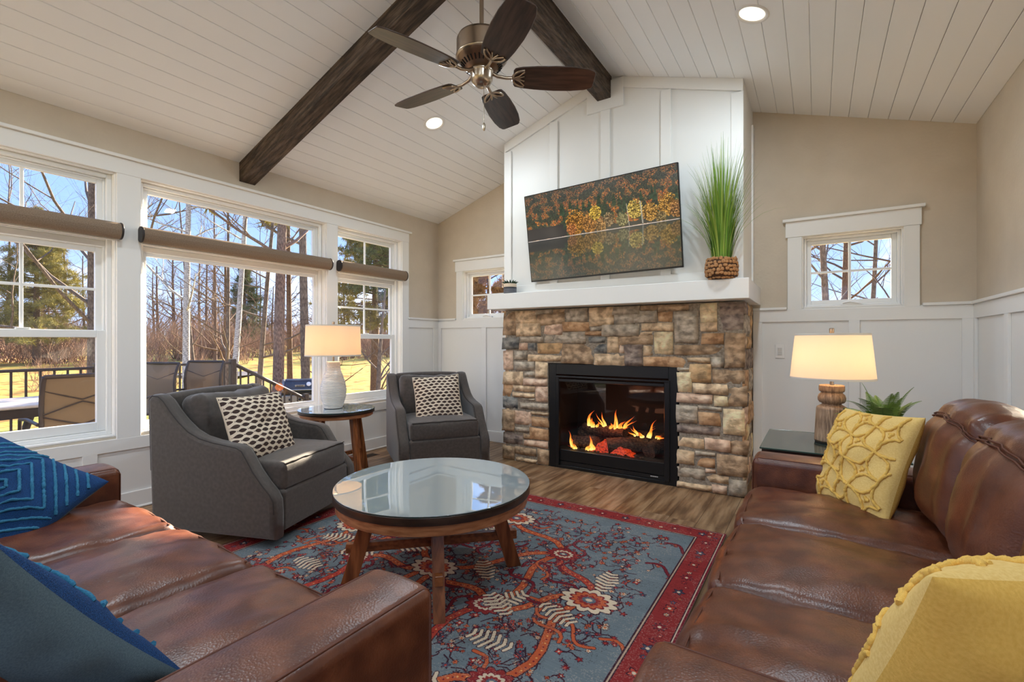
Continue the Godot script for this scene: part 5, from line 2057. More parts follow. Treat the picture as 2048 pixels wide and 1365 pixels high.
func pillow(called: String, label: String, w: float, h: float, t: float, fm: Material, bm: Material, piping: Material, group: String, off: float) -> Node3D:
	var o := thing(called, label, "pillow", Vector3.ZERO, 0.0, group)
	for s in 2:
		var b := MB.new()
		b.use_uv = true
		b.weld = false
		var rows := []
		var n := 28
		for j in n + 1:
			var row := PackedVector3Array()
			for i in n + 1:
				var u := sin((i / float(n) - 0.5) * PI)
				var v := sin((j / float(n) - 0.5) * PI)
				row.append(pil(u, v, w, h, t, 1.0 if s == 0 else -1.0, off))
			rows.append(row)
		b.grid(rows, false, s == 1)
		for i in b.v.size():
			b.uv[i] = Vector2(b.v[i].x / w + 0.5, 0.5 - b.v[i].y / h)
		part(b, "front_cover" if s == 0 else "back_cover", fm if s == 0 else bm, o)
	if piping:
		var b := MB.new()
		var path := PackedVector3Array()
		for k in 81:
			var q := k / 20.0
			var e := int(q) % 4
			var f := (q - int(q)) * 2.0 - 1.0
			var uv: Vector2 = [Vector2(f, -1), Vector2(1, f), Vector2(-f, 1), Vector2(-1, -f)][e]
			path.append(pil(uv.x, uv.y, w, h, t, 1.0, off))
		b.tube(path, 0.0045, 6, false)
		part(b, "piping", piping, o)
	return o


func pose(o: Node3D, at: Vector3, right: Vector3, up: Vector3) -> void:
	var r := right.normalized()
	var u := (up - r * up.dot(r)).normalized()
	o.transform = Transform3D(Basis(r, u, r.cross(u)), at)


func rope(path: PackedVector3Array, r: float, lump: float) -> MB:
	var b := MB.new()
	rope_in(b, path, r, lump)
	return b


func rope_in(b: MB, path: PackedVector3Array, r: float, lump: float) -> void:
	# resample so that the tufts show as lumps
	var pts := PackedVector3Array()
	var rad := PackedFloat32Array()
	for i in path.size() - 1:
		var n := maxi(1, int(path[i].distance_to(path[i + 1]) / (r * 0.9)))
		for k in n:
			pts.append(path[i].lerp(path[i + 1], float(k) / n) + Vector3(rng.randf_range(-1, 1), rng.randf_range(-1, 1), rng.randf_range(-0.5, 1)) * lump * 0.35)
			rad.append(r + lump * rng.randf_range(-0.5, 0.7))
	pts.append(path[path.size() - 1])
	rad.append(r * 0.7)
	b.tube(pts, rad, 6)


func fish_print() -> ImageTexture:
	var n := 768
	var im := Image.create(n, n, false, Image.FORMAT_RGB8)
	im.fill(c8(222, 206, 184))
	var rows := 15
	var cols := 8.5
	for j in rows + 1:
		for i in 11:
			var cx := (i - 0.3 + (0.5 if j % 2 else 0.0) + rng.randf_range(-0.02, 0.02)) / cols * n
			var cy := (j + 0.5 + 0.12 * sin(i * 1.3)) / rows * n
			var l := n / cols * 0.43
			var hh := n / float(rows) * 0.40
			var pts := PackedVector2Array()
			for k in 13:
				var t := -1.0 + k / 6.0
				pts.append(Vector2(cx + t * l, cy - hh * (1.0 - t * t)))
			for k in 13:
				var t := 1.0 - k / 6.0
				pts.append(Vector2(cx + t * l, cy + hh * (1.0 - t * t)))
			var c := vary(c8(72, 58, 54), 0.12)
			shape(im, pts, c)
			shape(im, PackedVector2Array([Vector2(cx - l * 0.98, cy), Vector2(cx - l * 1.16, cy - hh * 0.5), Vector2(cx - l * 1.16, cy + hh * 0.5)]), c)
			for k in 10:
				im.fill_rect(Rect2i(int(cx + rng.randf_range(-0.6, 0.6) * l), int(cy + rng.randf_range(-0.4, 0.4) * hh), 3, 2), vary(c8(112, 96, 88), 0.2))
	return ImageTexture.create_from_image(im)


func build_pillows() -> void:
	# fish print pillows on the armchairs
	var fp := mat("fish_print", Color.WHITE, 0.95)
	fp.albedo_texture = fish_print()
	fp.metallic_specular = 0.2
	var cr := mat("cream_piping", c8(214, 198, 174), 0.95)
	var p := pillow("fish_print_pillow", "cream pillow printed with dark fish on the armchair by the wide picture window", 0.46, 0.46, 0.16, fp, cr, cr, "fish print pillows", 3.0)
	pose(p, Vector3(-3.0, 0.64, -1.66), Vector3(-0.22, -0.02, -0.975), Vector3(-0.42, 0.88, -0.12))
	var p2 := pillow("fish_print_pillow", "cream pillow printed with dark fish on the armchair beside the stone fireplace", 0.45, 0.45, 0.15, fp, cr, cr, "fish print pillows", 9.0)
	pose(p2, Vector3(-3.1, 0.645, -3.46), Vector3(0.66, 0.06, -0.75), Vector3(-0.3, 0.93, -0.22))
	# blue chenille pillows on the left sofa
	for k in 2:
		var w := 0.44 if k == 0 else 0.47
		var t := 0.17
		var o := pillow("blue_chenille_pillow", ["blue chenille pillow with teal diamond stripes propped by the far sofa arm, by the windows", "blue chenille pillow showing its plain slate linen back"][k], w, w, t, mats.blue_chenille, mats.slate_linen, null, "blue chenille pillows", 20.0 + 7.0 * k)
		for c in [0.13, 0.36, 0.58, 0.79, 1.0, 1.2, 1.4, 1.6]:
			for q in 4:
				var b := MB.new()
				var path := PackedVector3Array()
				var last := PackedVector3Array()
				for m in 25:
					var f: float = m / 24.0
					var u: float = c * (1.0 - f)
					var v: float = c * f
					if u <= 0.985 and v <= 0.985:
						var s: Vector2 = [Vector2(u, v), Vector2(-v, u), Vector2(-u, -v), Vector2(v, -u)][q]
						path.append(pil(s.x, s.y, w, w, t, 1.0, 20.0 + 7.0 * k) + Vector3(0, 0, 0.001))
				if path.size() > 2:
					rope_in(b, path, 0.005, 0.0022)
					part(b, "stripe", mats.teal_chenille, o)
		if k == 0:
			pose(o, Vector3(-2.53, 0.615, -0.43), Vector3(-0.4, 0.453, -0.795), Vector3(-0.664, 0.453, 0.593))
		else:
			pose(o, Vector3(-1.141, 0.68, -0.134), Vector3(-0.714, -0.284, 0.642), Vector3(0.2, 0.795, 0.574))
	# mustard tufted pillows on the right sofa
	for k in 2:
		var w := 0.46
		var t := 0.17 if k == 0 else 0.2
		var off := 40.0 + 5.0 * k
		var o := pillow("mustard_tufted_pillow", ["mustard pillow with tufted petal pattern leaning on the sofa by the square end table", "mustard tufted pillow turned to show its plain cotton back"][k], w, w, t, mats.mustard_cotton, mats.mustard_back, null, "mustard tufted pillows", off)
		var ca := cos(0.45)
		var sa := sin(0.45)
		var nd := []
		for i in range(-4, 5):
			for j in range(-4, 5):
				nd.append(Vector2(i, j) * 0.56)
		var place := func(q: Vector2) -> Vector2: return Vector2(q.x * ca - q.y * sa + 0.1, q.x * sa + q.y * ca - 0.05)
		for a in nd:
			for d in [Vector2(0.56, 0), Vector2(0, 0.56)]:
				for s in [-1.0, 1.0]:
					var path := PackedVector3Array()
					for m in 13:
						var f := m / 12.0
						var q: Vector2 = place.call(a + d * f + d.orthogonal() * s * 0.3 * sin(f * PI))
						if absf(q.x) < 0.96 and absf(q.y) < 0.96:
							path.append(pil(q.x, q.y, w, w, t, 1.0, off) + Vector3(0, 0, 0.002))
						elif path.size() > 0:
							break
					if path.size() > 3:
						part(rope(path, 0.0056, 0.0036), "tufted_petal", mats.mustard_tuft, o)
			# small tufted sprig in each square
			var cq: Vector2 = place.call(a + Vector2(0.28, 0.28))
			if absf(cq.x) < 0.9 and absf(cq.y) < 0.9:
				for e in 3:
					var q := cq + Vector2.from_angle(e * 2.1 + a.x) * 0.06
					part(rope(PackedVector3Array([pil(cq.x, cq.y, w, w, t, 1.0, off), pil(q.x, q.y, w, w, t, 1.0, off) + Vector3(0, 0, 0.003)]), 0.0065, 0.003), "tufted_sprig", mats.mustard_tuft, o)
		if k == 0:
			pose(o, Vector3(0.17, 0.672, -2.57), Vector3(0.52, 0.058, 0.85), Vector3(0.287, 0.927, -0.24))
		else:
			pose(o, Vector3(0.27, 0.66, -1.1), Vector3(-0.83, 0.0, 0.56), Vector3(0.252, 0.894, 0.3735))


# ---------- plants ----------
func ribbon(b: MB, path: PackedVector3Array, w: float, side: Vector3) -> void:
	var rows := []
	var n := path.size()
	for i in n:
		var t := i / float(n - 1)
		var ww := w * (1.0 - pow(t, 1.6)) + 0.0003
		rows.append(PackedVector3Array([path[i] - side * ww, path[i] + side.cross((path[mini(i + 1, n - 1)] - path[maxi(i - 1, 0)]).normalized()) * ww * 0.35, path[i] + side * ww]))
	b.grid(rows)


func build_plants() -> void:
	# tall grass on the mantel
	var g := thing("grass_plant", "tall artificial green grass in a brown nutshell pot on the mantel", "plant", Vector3(-0.609, 1.662, -3.858))
	var b := MB.new()
	b.lathe([Vector2(0.0, 0.0), Vector2(0.078, 0.0), Vector2(0.1, 0.02), Vector2(0.112, 0.06), Vector2(0.112, 0.11), Vector2(0.104, 0.15), Vector2(0.092, 0.158), Vector2(0.085, 0.15), Vector2(0.0, 0.145)], 32)
	part(b, "pot", mats.nut_dark, g)
	b = MB.new()
	for j in 6:
		for i in 24:
			var a := TAU * (i + 0.5 * (j % 2) + rng.randf_range(-0.25, 0.25)) / 24.0
			var y := 0.014 + 0.027 * j + rng.randf_range(-0.006, 0.006)
			var rr := 0.1 + 0.012 * sin(clampf(y / 0.16, 0, 1) * PI) - (0.016 if j == 0 else 0.0)
			var hs := Vector3(0.009, rng.randf_range(0.012, 0.018), rng.randf_range(0.013, 0.019))
			b.rbox(Vector3(cos(a) * rr, y, -sin(a) * rr), hs * 2.0, 0.002, 2, func(_p: Vector3, q: Vector3): return q.normalized() * hs, Basis(Vector3.UP, a))
	part(b, "nutshells", mats.nut_brown, g)
	b = MB.new()
	b.lathe([Vector2(0.0, 0.16), Vector2(0.07, 0.165), Vector2(0.09, 0.158), Vector2(0.09, 0.15)], 24)
	var ids := b.idx.duplicate()
	ids.reverse()
	b.idx = ids
	part(b, "soil", mats.dark_plastic, g)
	for tone in 3:
		b = MB.new()
		for k in 110:
			var a := rng.randf() * TAU
			var r0 := sqrt(rng.randf()) * 0.07
			var lean := rng.randf_range(0.02, 0.24) + (0.14 if rng.randf() < 0.08 else 0.0)
			var ln := rng.randf_range(0.45, 1.0) * (1.0 - lean * 0.4)
			if k < 3 and tone == 0:
				lean = 0.42
				ln = 0.55
			var d := Vector3(cos(a), 0, sin(a))
			if d.z < -0.1:
				d.z *= 0.25
			var path := PackedVector3Array()
			for m in 8:
				var t := m / 7.0
				path.append(d * (r0 + lean * t * (0.35 + 0.65 * t)) + Vector3(0, 0.155 + ln * t * (1.0 - lean * 0.9 * t * t), 0))
			for m in 8:
				path[m].z = maxf(path[m].z, -0.1)
			ribbon(b, path, rng.randf_range(0.003, 0.0065), d.cross(Vector3.UP).normalized())
		var o := part(b, "blades", mats["grass_blade_%d" % tone], g)
		o.set_meta("kind", "stuff")
	# little succulent on the mantel
	var s := thing("succulent", "small dark green succulent in a navy and cream pot on the mantel", "plant", Vector3(-2.527, 1.662, -3.87))
	b = MB.new()
	b.lathe([Vector2(0.0, 0.0), Vector2(0.06, 0.0), Vector2(0.064, 0.004), Vector2(0.064, 0.064)], 28)
	part(b, "pot_glaze", mats.pot_navy, s)
	for k in 5:
		b = MB.new()
		b.lathe([Vector2(0.0642, 0.008 + 0.009 * k), Vector2(0.0646, 0.0095 + 0.009 * k), Vector2(0.0642, 0.011 + 0.009 * k)], 28)
		part(b, "glaze_line", mat("pot_line", c8(150, 152, 158), 0.4), s)
	b = MB.new()
	b.lathe([Vector2(0.064, 0.064), Vector2(0.064, 0.095), Vector2(0.06, 0.098), Vector2(0.055, 0.094), Vector2(0.0, 0.09)], 28)
	part(b, "pot_rim", mats.pot_cream, s)
	for ring_k in 3:
		var cnt: int = [14, 10, 6][ring_k]
		for k in cnt:
			var a := TAU * (k + 0.5 * ring_k) / cnt
			var d := Vector3(cos(a), 0, sin(a))
			var up: float = [0.35, 0.8, 1.6][ring_k]
			var l: float = [0.075, 0.062, 0.05][ring_k]
			var dir := (d + Vector3(0, up, 0)).normalized()
			b = MB.new()
			b.tube(PackedVector3Array([Vector3(0, 0.088, 0) + d * 0.012, Vector3(0, 0.09, 0) + d * 0.012 + dir * l * 0.5, Vector3(0, 0.093, 0) + d * 0.012 + dir * l]), PackedFloat32Array([0.006, 0.008, 0.001]), 6)
			part(b, "leaf", mats.succulent_green, s)
	# fern on the square end table
	var f := thing("potted_fern", "green fern in a small pot behind the mustard pillow", "plant", Vector3(0.3, 0.5975, -3.22))
	b = MB.new()
	b.lathe([Vector2(0.0, 0.0), Vector2(0.045, 0.0), Vector2(0.062, 0.09), Vector2(0.066, 0.095), Vector2(0.058, 0.098), Vector2(0.0, 0.09)], 24)
	part(b, "pot", mats.white_ceramic, f)
	for k in 17:
		var a := TAU * k / 17.0 + rng.randf_range(-0.15, 0.15)
		var d := Vector3(cos(a), 0, sin(a))
		var ln := rng.randf_range(0.24, 0.36)
		var lean := rng.randf_range(0.3, 1.0)
		b = MB.new()
		var path := PackedVector3Array()
		for m in 12:
			var t := m / 11.0
			path.append(Vector3(0, 0.09, 0) + d * (0.02 + ln * lean * t * (0.4 + 0.6 * t) * 0.8) + Vector3(0, ln * (t * 1.15 - lean * 0.75 * t * t), 0))
		b.tube(path, PackedFloat32Array([0.003, 0.003, 0.0028, 0.0026, 0.0024, 0.0022, 0.002, 0.0018, 0.0016, 0.0014, 0.0012, 0.0008]), 4)
		var sd := d.cross(Vector3.UP)
		for m in 30:
			var t := 0.1 + 0.88 * m / 29.0
			var i := int(t * 10.99)
			var c := path[i].lerp(path[mini(i + 1, 11)], t * 10.99 - i)
			var l := 0.042 * sin(PI * pow(t, 0.7)) + 0.004
			var fw := (path[mini(i + 1, 11)] - path[i]).normalized()
			for e in [-1.0, 1.0]:
				var tip: Vector3 = c + sd * e * l + fw * l * 0.25 - Vector3(0, l * 0.15, 0)
				var wv: Vector3 = fw * 0.0034
				b.quad(c - wv, c + wv, tip + wv * 0.5, tip - wv * 0.5)
		part(b, "frond", mats.fern_green, f)


func build_small() -> void:
	# wall control by the fireplace
	var s := thing("wall_keypad", "small white wall control with rows of buttons beside the stone fireplace", "switch", Vector3(-0.266, 1.112, ZB + 0.006))
	var b := MB.new()
	b.bx(Vector3(-0.035, -0.058, 0.0), Vector3(0.035, 0.058, 0.006), 0.002)
	part(b, "cover_plate", mats.white_plastic, s)
	b = MB.new()
	b.bx(Vector3(-0.017, -0.034, 0.006), Vector3(0.017, 0.034, 0.009), 0.001)
	part(b, "insert", mats.white_trim_paint, s)
	for j in 6:
		for i in 2:
			b = MB.new()
			b.bx(Vector3(-0.014 + 0.015 * i, -0.03 + 0.0105 * j, 0.009), Vector3(-0.001 + 0.015 * i, -0.023 + 0.0105 * j, 0.011), 0.0008)
			part(b, "button", mat("button_grey", c8(206, 202, 196), 0.4), s)


# ---------- outdoors ----------
const DECK := -0.12
const GROUND := -0.8


func build_deck() -> void:
	var wood := tri_mat("deck_board", noise_tex(FastNoiseLite.TYPE_SIMPLEX_SMOOTH, 0.02, 5, ramp([[0.2, c8(150, 138, 124)], [0.8, c8(196, 186, 172)]]), 0.0, 256, 131), Vector3(5, 5, 0.5), 0.8, true)
	var bronze := mat("bronze_rail", c8(58, 46, 40), 0.5, 0.2)
	var d := struct_root("floor_deck")
	for k in 27:
		var b := MB.new()
		b.bx(Vector3(-4.3 - 0.146 * k, DECK - 0.03, -4.15), Vector3(-4.3 - 0.146 * k - 0.141, DECK, 4.5), 0.003)
		part(b, "plank", wood, d)
	var b := MB.new()
	b.bx(Vector3(-8.24, GROUND - 0.2, -4.13), Vector3(-4.3, DECK - 0.03, 4.4))
	part(b, "skirt", bronze, d)
	# railing along the deck edge
	var r := thing("deck_railing", "dark bronze metal deck railing with square balusters", "railing", Vector3(-8.15, DECK, 0))
	for yy in [[0.94, 0.975, 0.03], [0.1, 0.13, 0.018]]:
		b = MB.new()
		b.bx(Vector3(-yy[2], yy[0], -4.05), Vector3(yy[2], yy[1], 1.0), 0.006)
		part(b, "rail", bronze, r)
	for k in 38:
		b = MB.new()
		var z := -3.92 + 0.128 * k
		b.bx(Vector3(-0.011, 0.13, z - 0.011), Vector3(0.011, 0.94, z + 0.011))
		part(b, "baluster", bronze, r)
	for z in [-4.05, -2.3, -0.5, 1.0]:
		b = MB.new()
		b.bx(Vector3(-0.045, 0.0, z - 0.045), Vector3(0.045, 1.02, z + 0.045), 0.006)
		part(b, "post", bronze, r)
	# stairs down towards the lawn, with their own handrail
	var st := thing("deck_stairs", "deck steps with a sloping dark handrail leading down to the lawn", "stairs", Vector3(-8.15, 0, -4.05))
	for k in 4:
		b = MB.new()
		b.bx(Vector3(0.0, DECK - 0.17 * (k + 1) - 0.04, -0.1 - 0.28 * k - 0.28), Vector3(1.3, DECK - 0.17 * (k + 1), -0.1 - 0.28 * k), 0.004)
		part(b, "step", wood, st)
	b = MB.new()
	b.tube(PackedVector3Array([Vector3(0.0, 0.83, 0.0), Vector3(0.0, 0.12, -1.3)]), 0.032, 8)
	b.tube(PackedVector3Array([Vector3(0.0, 0.05, 0.0), Vector3(0.0, -0.62, -1.3)]), 0.02, 8)
	part(b, "handrail", bronze, st)
	for k in 9:
		var t := (k + 1) / 10.0
		b = MB.new()
		b.bx(Vector3(-0.011, lerpf(0.05, -0.62, t), -1.3 * t - 0.011), Vector3(0.011, lerpf(0.83, 0.12, t), -1.3 * t + 0.011))
		part(b, "baluster", bronze, st)
	b = MB.new()
	b.bx(Vector3(-0.04, GROUND, -1.38), Vector3(0.04, 0.2, -1.3), 0.005)
	part(b, "post", bronze, st)
	# patio chairs with sling backs
	var sling := tri_mat("brown_sling", noise_tex(FastNoiseLite.TYPE_SIMPLEX_SMOOTH, 0.2, 3, ramp([[0.2, c8(104, 86, 66)], [0.8, c8(140, 120, 94)]]), 0.0, 256, 132), Vector3(10, 3, 10), 0.9)
	sling.backlight_enabled = true
	sling.backlight = Color(0.3, 0.27, 0.22)
	var c := thing("patio_chair", "brown sling patio chair with its back to the windows", "patio chair", Vector3.ZERO, 0.0, "sling patio chairs on the deck")
	var prof := [Vector2(-0.36, 1.02), Vector2(-0.33, 0.97), Vector2(-0.29, 0.86), Vector2(-0.275, 0.74), Vector2(-0.285, 0.62), Vector2(-0.27, 0.5), Vector2(-0.21, 0.42), Vector2(-0.08, 0.39), Vector2(0.12, 0.41), Vector2(0.24, 0.43), Vector2(0.28, 0.41)]
	var rows := []
	for p in prof:
		rows.append(PackedVector3Array([Vector3(-0.25, p.y, p.x), Vector3(0, p.y - 0.008, p.x - 0.012), Vector3(0.25, p.y, p.x)]))
	b = MB.new()
	b.grid(rows)
	part(b, "sling", sling, c)
	for e in [-1.0, 1.0]:
		b = MB.new()
		var path := PackedVector3Array()
		for p in prof:
			path.append(Vector3(e * 0.26, p.y, p.x))
		b.tube(path, 0.018, 8)
		part(b, "side_rail", bronze, c)
		b = MB.new()
		b.tube(PackedVector3Array([Vector3(e * 0.28, 0.62, -0.28), Vector3(e * 0.29, 0.64, 0.0), Vector3(e * 0.29, 0.62, 0.22), Vector3(e * 0.28, 0.5, 0.28), Vector3(e * 0.28, 0.2, 0.24), Vector3(e * 0.29, 0.015, 0.3)]), 0.014, 8)
		part(b, "arm_rest", bronze, c)
		b = MB.new()
		b.tube(PackedVector3Array([Vector3(e * 0.26, 0.44, -0.2), Vector3(e * 0.27, 0.2, -0.3), Vector3(e * 0.28, 0.015, -0.36)]), 0.014, 8)
		part(b, "leg", bronze, c)
	b = MB.new()
	b.tube(PackedVector3Array([Vector3(-0.26, 1.02, -0.36), Vector3(0.26, 1.02, -0.36)]), 0.018, 8)
	part(b, "top_rail", bronze, c)
	for y0 in [0.8, 0.58]:
		for e in [-1.0, 1.0]:
			b = MB.new()
			b.tube(PackedVector3Array([Vector3(-0.25, y0 + e * 0.1, -0.3), Vector3(-0.12, y0 + e * 0.05, -0.3), Vector3(0, y0 + e * 0.008, -0.3), Vector3(0.12, y0 + e * 0.05, -0.3), Vector3(0.25, y0 + e * 0.1, -0.3)]), 0.006, 6)
			part(b, "back_scroll", bronze, c)
	c.position = Vector3(-5.72, DECK, -1.43)
	c.rotation.y = -PI / 2
	copy(c, Vector3(-7.3, DECK, -3.05), 0.55, "sling patio chair nearest the deck stairs, turned to the patio table")
	copy(c, Vector3(-7.25, DECK, -2.45), 0.5, "sling patio chair across the corner of the patio table, beside the railing")
	copy(c, Vector3(-5.72, DECK, -0.55), -PI / 2, "brown sling patio chair farther along the patio table from the stairs")
	# patio table
	var t := thing("patio_table", "pale topped patio dining table on the deck", "patio table", Vector3(-6.65, DECK, -0.75))
	b = MB.new()
	b.bx(Vector3(-0.48, 0.69, -0.85), Vector3(0.48, 0.72, 0.85), 0.008)
	part(b, "table_top", tri_mat("pale_slate", noise_tex(FastNoiseLite.TYPE_SIMPLEX_SMOOTH, 0.02, 4, ramp([[0.2, c8(186, 172, 156)], [0.8, c8(206, 194, 180)]]), 0.0, 256, 133), Vector3(2, 2, 2), 0.6), t)
	b = MB.new()
	b.bx(Vector3(-0.45, 0.6, -0.82), Vector3(0.45, 0.69, 0.82), 0.006)
	part(b, "apron", bronze, t)
	for e in [[-0.36, -0.7], [0.36, -0.7], [-0.36, 0.7], [0.36, 0.7]]:
		b = MB.new()
		b.tube(PackedVector3Array([Vector3(e[0], 0.62, e[1]), Vector3(e[0] * 0.8, 0.3, e[1] * 0.85), Vector3(e[0], 0.0, e[1])]), 0.035, 8)
		part(b, "leg", bronze, t)
	# gas grill on the patio below the steps
	var g := thing("gas_grill", "black and steel gas grill standing on the lawn side of the deck", "grill", Vector3(-9.85, GROUND, -6.37), 0.98)
	var steel := mat("grill_steel", c8(168, 170, 172), 0.3, 0.9)
	var lid := mat("grill_lid_blue", c8(34, 44, 62), 0.3)
	b = MB.new()
	var lidp := PackedVector2Array()
	for p in [[-0.24, 0.86], [0.27, 0.86], [0.26, 0.93], [0.22, 1.06], [0.14, 1.12], [-0.1, 1.14], [-0.2, 1.1], [-0.24, 1.0]]:
		lidp.append(Vector2(p[0], p[1]))
	b.prism(lidp, 0.62, 0.02, Transform3D(Basis(Vector3(0, 0, 1), Vector3.UP, Vector3(-1, 0, 0)), Vector3.ZERO), 3)
	part(b, "lid", lid, g)
	for e in [-1.0, 1.0]:
		b = MB.new()
		b.prism(lidp, 0.05, 0.01, Transform3D(Basis(Vector3(0, 0, 1), Vector3.UP, Vector3(-1, 0, 0)), Vector3(e * 0.335, 0, 0)), 2)
		part(b, "lid_end", mat("grill_grey", c8(120, 122, 124), 0.4, 0.3), g)
	b = MB.new()
	b.tube(PackedVector3Array([Vector3(-0.26, 0.92, 0.31), Vector3(0.26, 0.92, 0.31)]), 0.014, 8)
	part(b, "lid_handle", steel, g)
	b = MB.new()
	b.lathe([Vector2(0.0, 0.012), Vector2(0.045, 0.01), Vector2(0.05, 0.0)], 20)
	var th := part(b, "thermometer", mats.white_plastic, g)
	th.transform = Transform3D(Basis(Vector3.RIGHT, PI / 2 - 0.4), Vector3(0.18, 1.04, 0.245))
	b = MB.new()
	b.bx(Vector3(-0.1, 0.985, 0.252), Vector3(0.1, 1.03, 0.262), 0.003)
	part(b, "name_plate", steel, g)
	# raised letters of the maker's plate
	var tm := TextMesh.new()
	tm.text = "weber"
	tm.font_size = 16
	tm.pixel_size = 0.003
	tm.depth = 0.004
	var sf := SystemFont.new()
	sf.font_names = PackedStringArray(["Droid Sans"])
	sf.font_weight = 700
	tm.font = sf
	var tx := inst(tm, "plate_lettering", mats.black_metal, g)
	tx.position = Vector3(0, 1.007, 0.264)
	b = MB.new()
	b.bx(Vector3(-0.36, 0.62, -0.25), Vector3(0.36, 0.86, 0.24), 0.01)
	part(b, "fire_box", mats.black_metal, g)
	b = MB.new()
	b.bx(Vector3(-0.36, 0.62, 0.24), Vector3(0.36, 0.8, 0.3), 0.01)
	part(b, "control_panel", steel, g)
	for x in [-0.2, 0.0, 0.2]:
		b = MB.new()
		b.lathe([Vector2(0.028, 0.0), Vector2(0.026, 0.03), Vector2(0.0, 0.032)], 16)
		var k := part(b, "knob", mats.black_metal, g)
		k.transform = Transform3D(Basis(Vector3.RIGHT, PI / 2), Vector3(x, 0.71, 0.3))
	for e in [-1.0, 1.0]:
		b = MB.new()
		b.bx(Vector3(e * 0.37, 0.74, -0.22), Vector3(e * 0.75, 0.84, 0.24), 0.012)
		part(b, "side_shelf", steel, g)
	for e in [[-0.3, -0.2], [0.3, -0.2], [-0.3, 0.2], [0.3, 0.2]]:
		b = MB.new()
		b.bx(Vector3(e[0] - 0.025, 0.0, e[1] - 0.025), Vector3(e[0] + 0.025, 0.62, e[1] + 0.025))
		part(b, "leg", mats.black_metal, g)


func lawn_y(x: float, z: float) -> float:
	var d := Vector2(x, z).length()
	return GROUND + 1.3 * smoothstep(16.0, 75.0, d) + 0.12 * sin(x * 0.21) * sin(z * 0.17) * smoothstep(9.0, 20.0, d)


func branch(b: MB, p: Vector3, dir: Vector3, ln: float, r: float, depth: int, kids: int, curl: float, tips: Array) -> void:
	var path := PackedVector3Array([p])
	var rad := PackedFloat32Array([r])
	var n := 5 if depth > 0 else 3
	var d := dir.normalized()
	var q := p
	for k in n:
		d = (d + Vector3(rng.randf_range(-1, 1), rng.randf_range(-0.6, 1.0), rng.randf_range(-1, 1)) * curl).normalized()
		q += d * ln / n
		path.append(q)
		rad.append(r * (1.0 - 0.75 * (k + 1) / n))
	b.tube(path, rad, [3, 3, 4, 6, 8][mini(depth, 4)], false)
	tips.append(q)
	if depth <= 0:
		return
	for k in kids:
		var t := rng.randf_range(0.25, 1.0)
		var i := int(t * n)
		var c := path[i].lerp(path[mini(i + 1, n)], t * n - i)
		var side := Vector3(rng.randf_range(-1, 1), rng.randf_range(-0.1, 0.9), rng.randf_range(-1, 1)).normalized()
		branch(b, c, (d * 0.45 + side).normalized(), ln * rng.randf_range(0.35, 0.6), r * (1.0 - 0.7 * t) * 0.55, depth - 1, kids, curl, tips)


func bare_tree(called: String, label: String, group: String, at: Vector3, h: float, r: float, lean: Vector3, depth: int, kids: int, bark: Material, limbs: int, low: float, limb_len := 0.3) -> Node3D:
	var o := thing(called, label, "tree", at, 0.0, group)
	var b := MB.new()
	var path := PackedVector3Array()
	var rad := PackedFloat32Array()
	var ph := rng.randf() * 6.0
	for k in 13:
		var t := k / 12.0
		path.append(lean * t * h + Vector3(0.12 * sin(t * 5.0 + ph), t * h, 0.12 * cos(t * 4.0 + ph)) * Vector3(r * 4.0, 1.0, r * 4.0))
		rad.append(r * (1.15 - 0.85 * t) + (r * 0.5 if k == 0 else 0.0))
	b.tube(path, rad, 10, false)
	part(b, "trunk", bark, o)
	b = MB.new()
	var tips := []
	for k in limbs:
		var t := lerpf(low, 0.98, (k + rng.randf()) / limbs)
		var i := int(t * 12)
		var c := path[i].lerp(path[mini(i + 1, 12)], t * 12 - i)
		var a := rng.randf() * TAU
		branch(b, c, Vector3(cos(a), rng.randf_range(0.15, 1.0), sin(a)), h * limb_len * (1.15 - t * 0.7) * rng.randf_range(0.6, 1.1), r * (1.0 - 0.75 * t) * 0.5, depth, kids, 0.22, tips)
	part(b, "branches", bark, o)
	o.set_meta("tips", tips)
	return o


func needle_clump(n: int, l: float, w: float) -> Mesh:
	var b := MB.new()
	for k in n:
		var d := Vector3(rng.randf_range(-1, 1), rng.randf_range(-0.55, 1), rng.randf_range(-1, 1)).normalized()
		var s := d.cross(Vector3(rng.randf(), rng.randf(), rng.randf())).normalized() * w
		var o := Vector3(rng.randf_range(-1, 1), rng.randf_range(-0.5, 0.5), rng.randf_range(-1, 1)) * l * 0.4
		var i := b.vert(o - s)
		b.vert(o + s)
		b.vert(o + d * l)
		b.tri(i, i + 1, i + 2)
	return b.mesh()


func scatter(parent: Node, called: String, m: Mesh, mt: Material, places: Array) -> void:
	var mm := MultiMesh.new()
	mm.transform_format = MultiMesh.TRANSFORM_3D
	mm.mesh = m
	mm.instance_count = places.size()
	for i in places.size():
		mm.set_instance_transform(i, places[i])
	var o := MultiMeshInstance3D.new()
	o.name = called
	o.multimesh = mm
	o.material_override = mt
	o.set_meta("kind", "stuff")
	parent.add_child(o, true)


func spin(s: float) -> Basis:
	return Basis(Vector3(rng.randf_range(-1, 1), rng.randf_range(-1, 1), rng.randf_range(-1, 1)).normalized(), rng.randf() * TAU).scaled(Vector3.ONE * s)


func leafy(o: Node3D, m: Mesh, mt: Material, called: String, every: int, s0: float, s1: float) -> void:
	var pl := []
	var tips: Array = o.get_meta("tips")
	for i in range(0, tips.size(), every):
		pl.append(Transform3D(spin(rng.randf_range(s0, s1)), tips[i]))
	scatter(o, called, m, mt, pl)


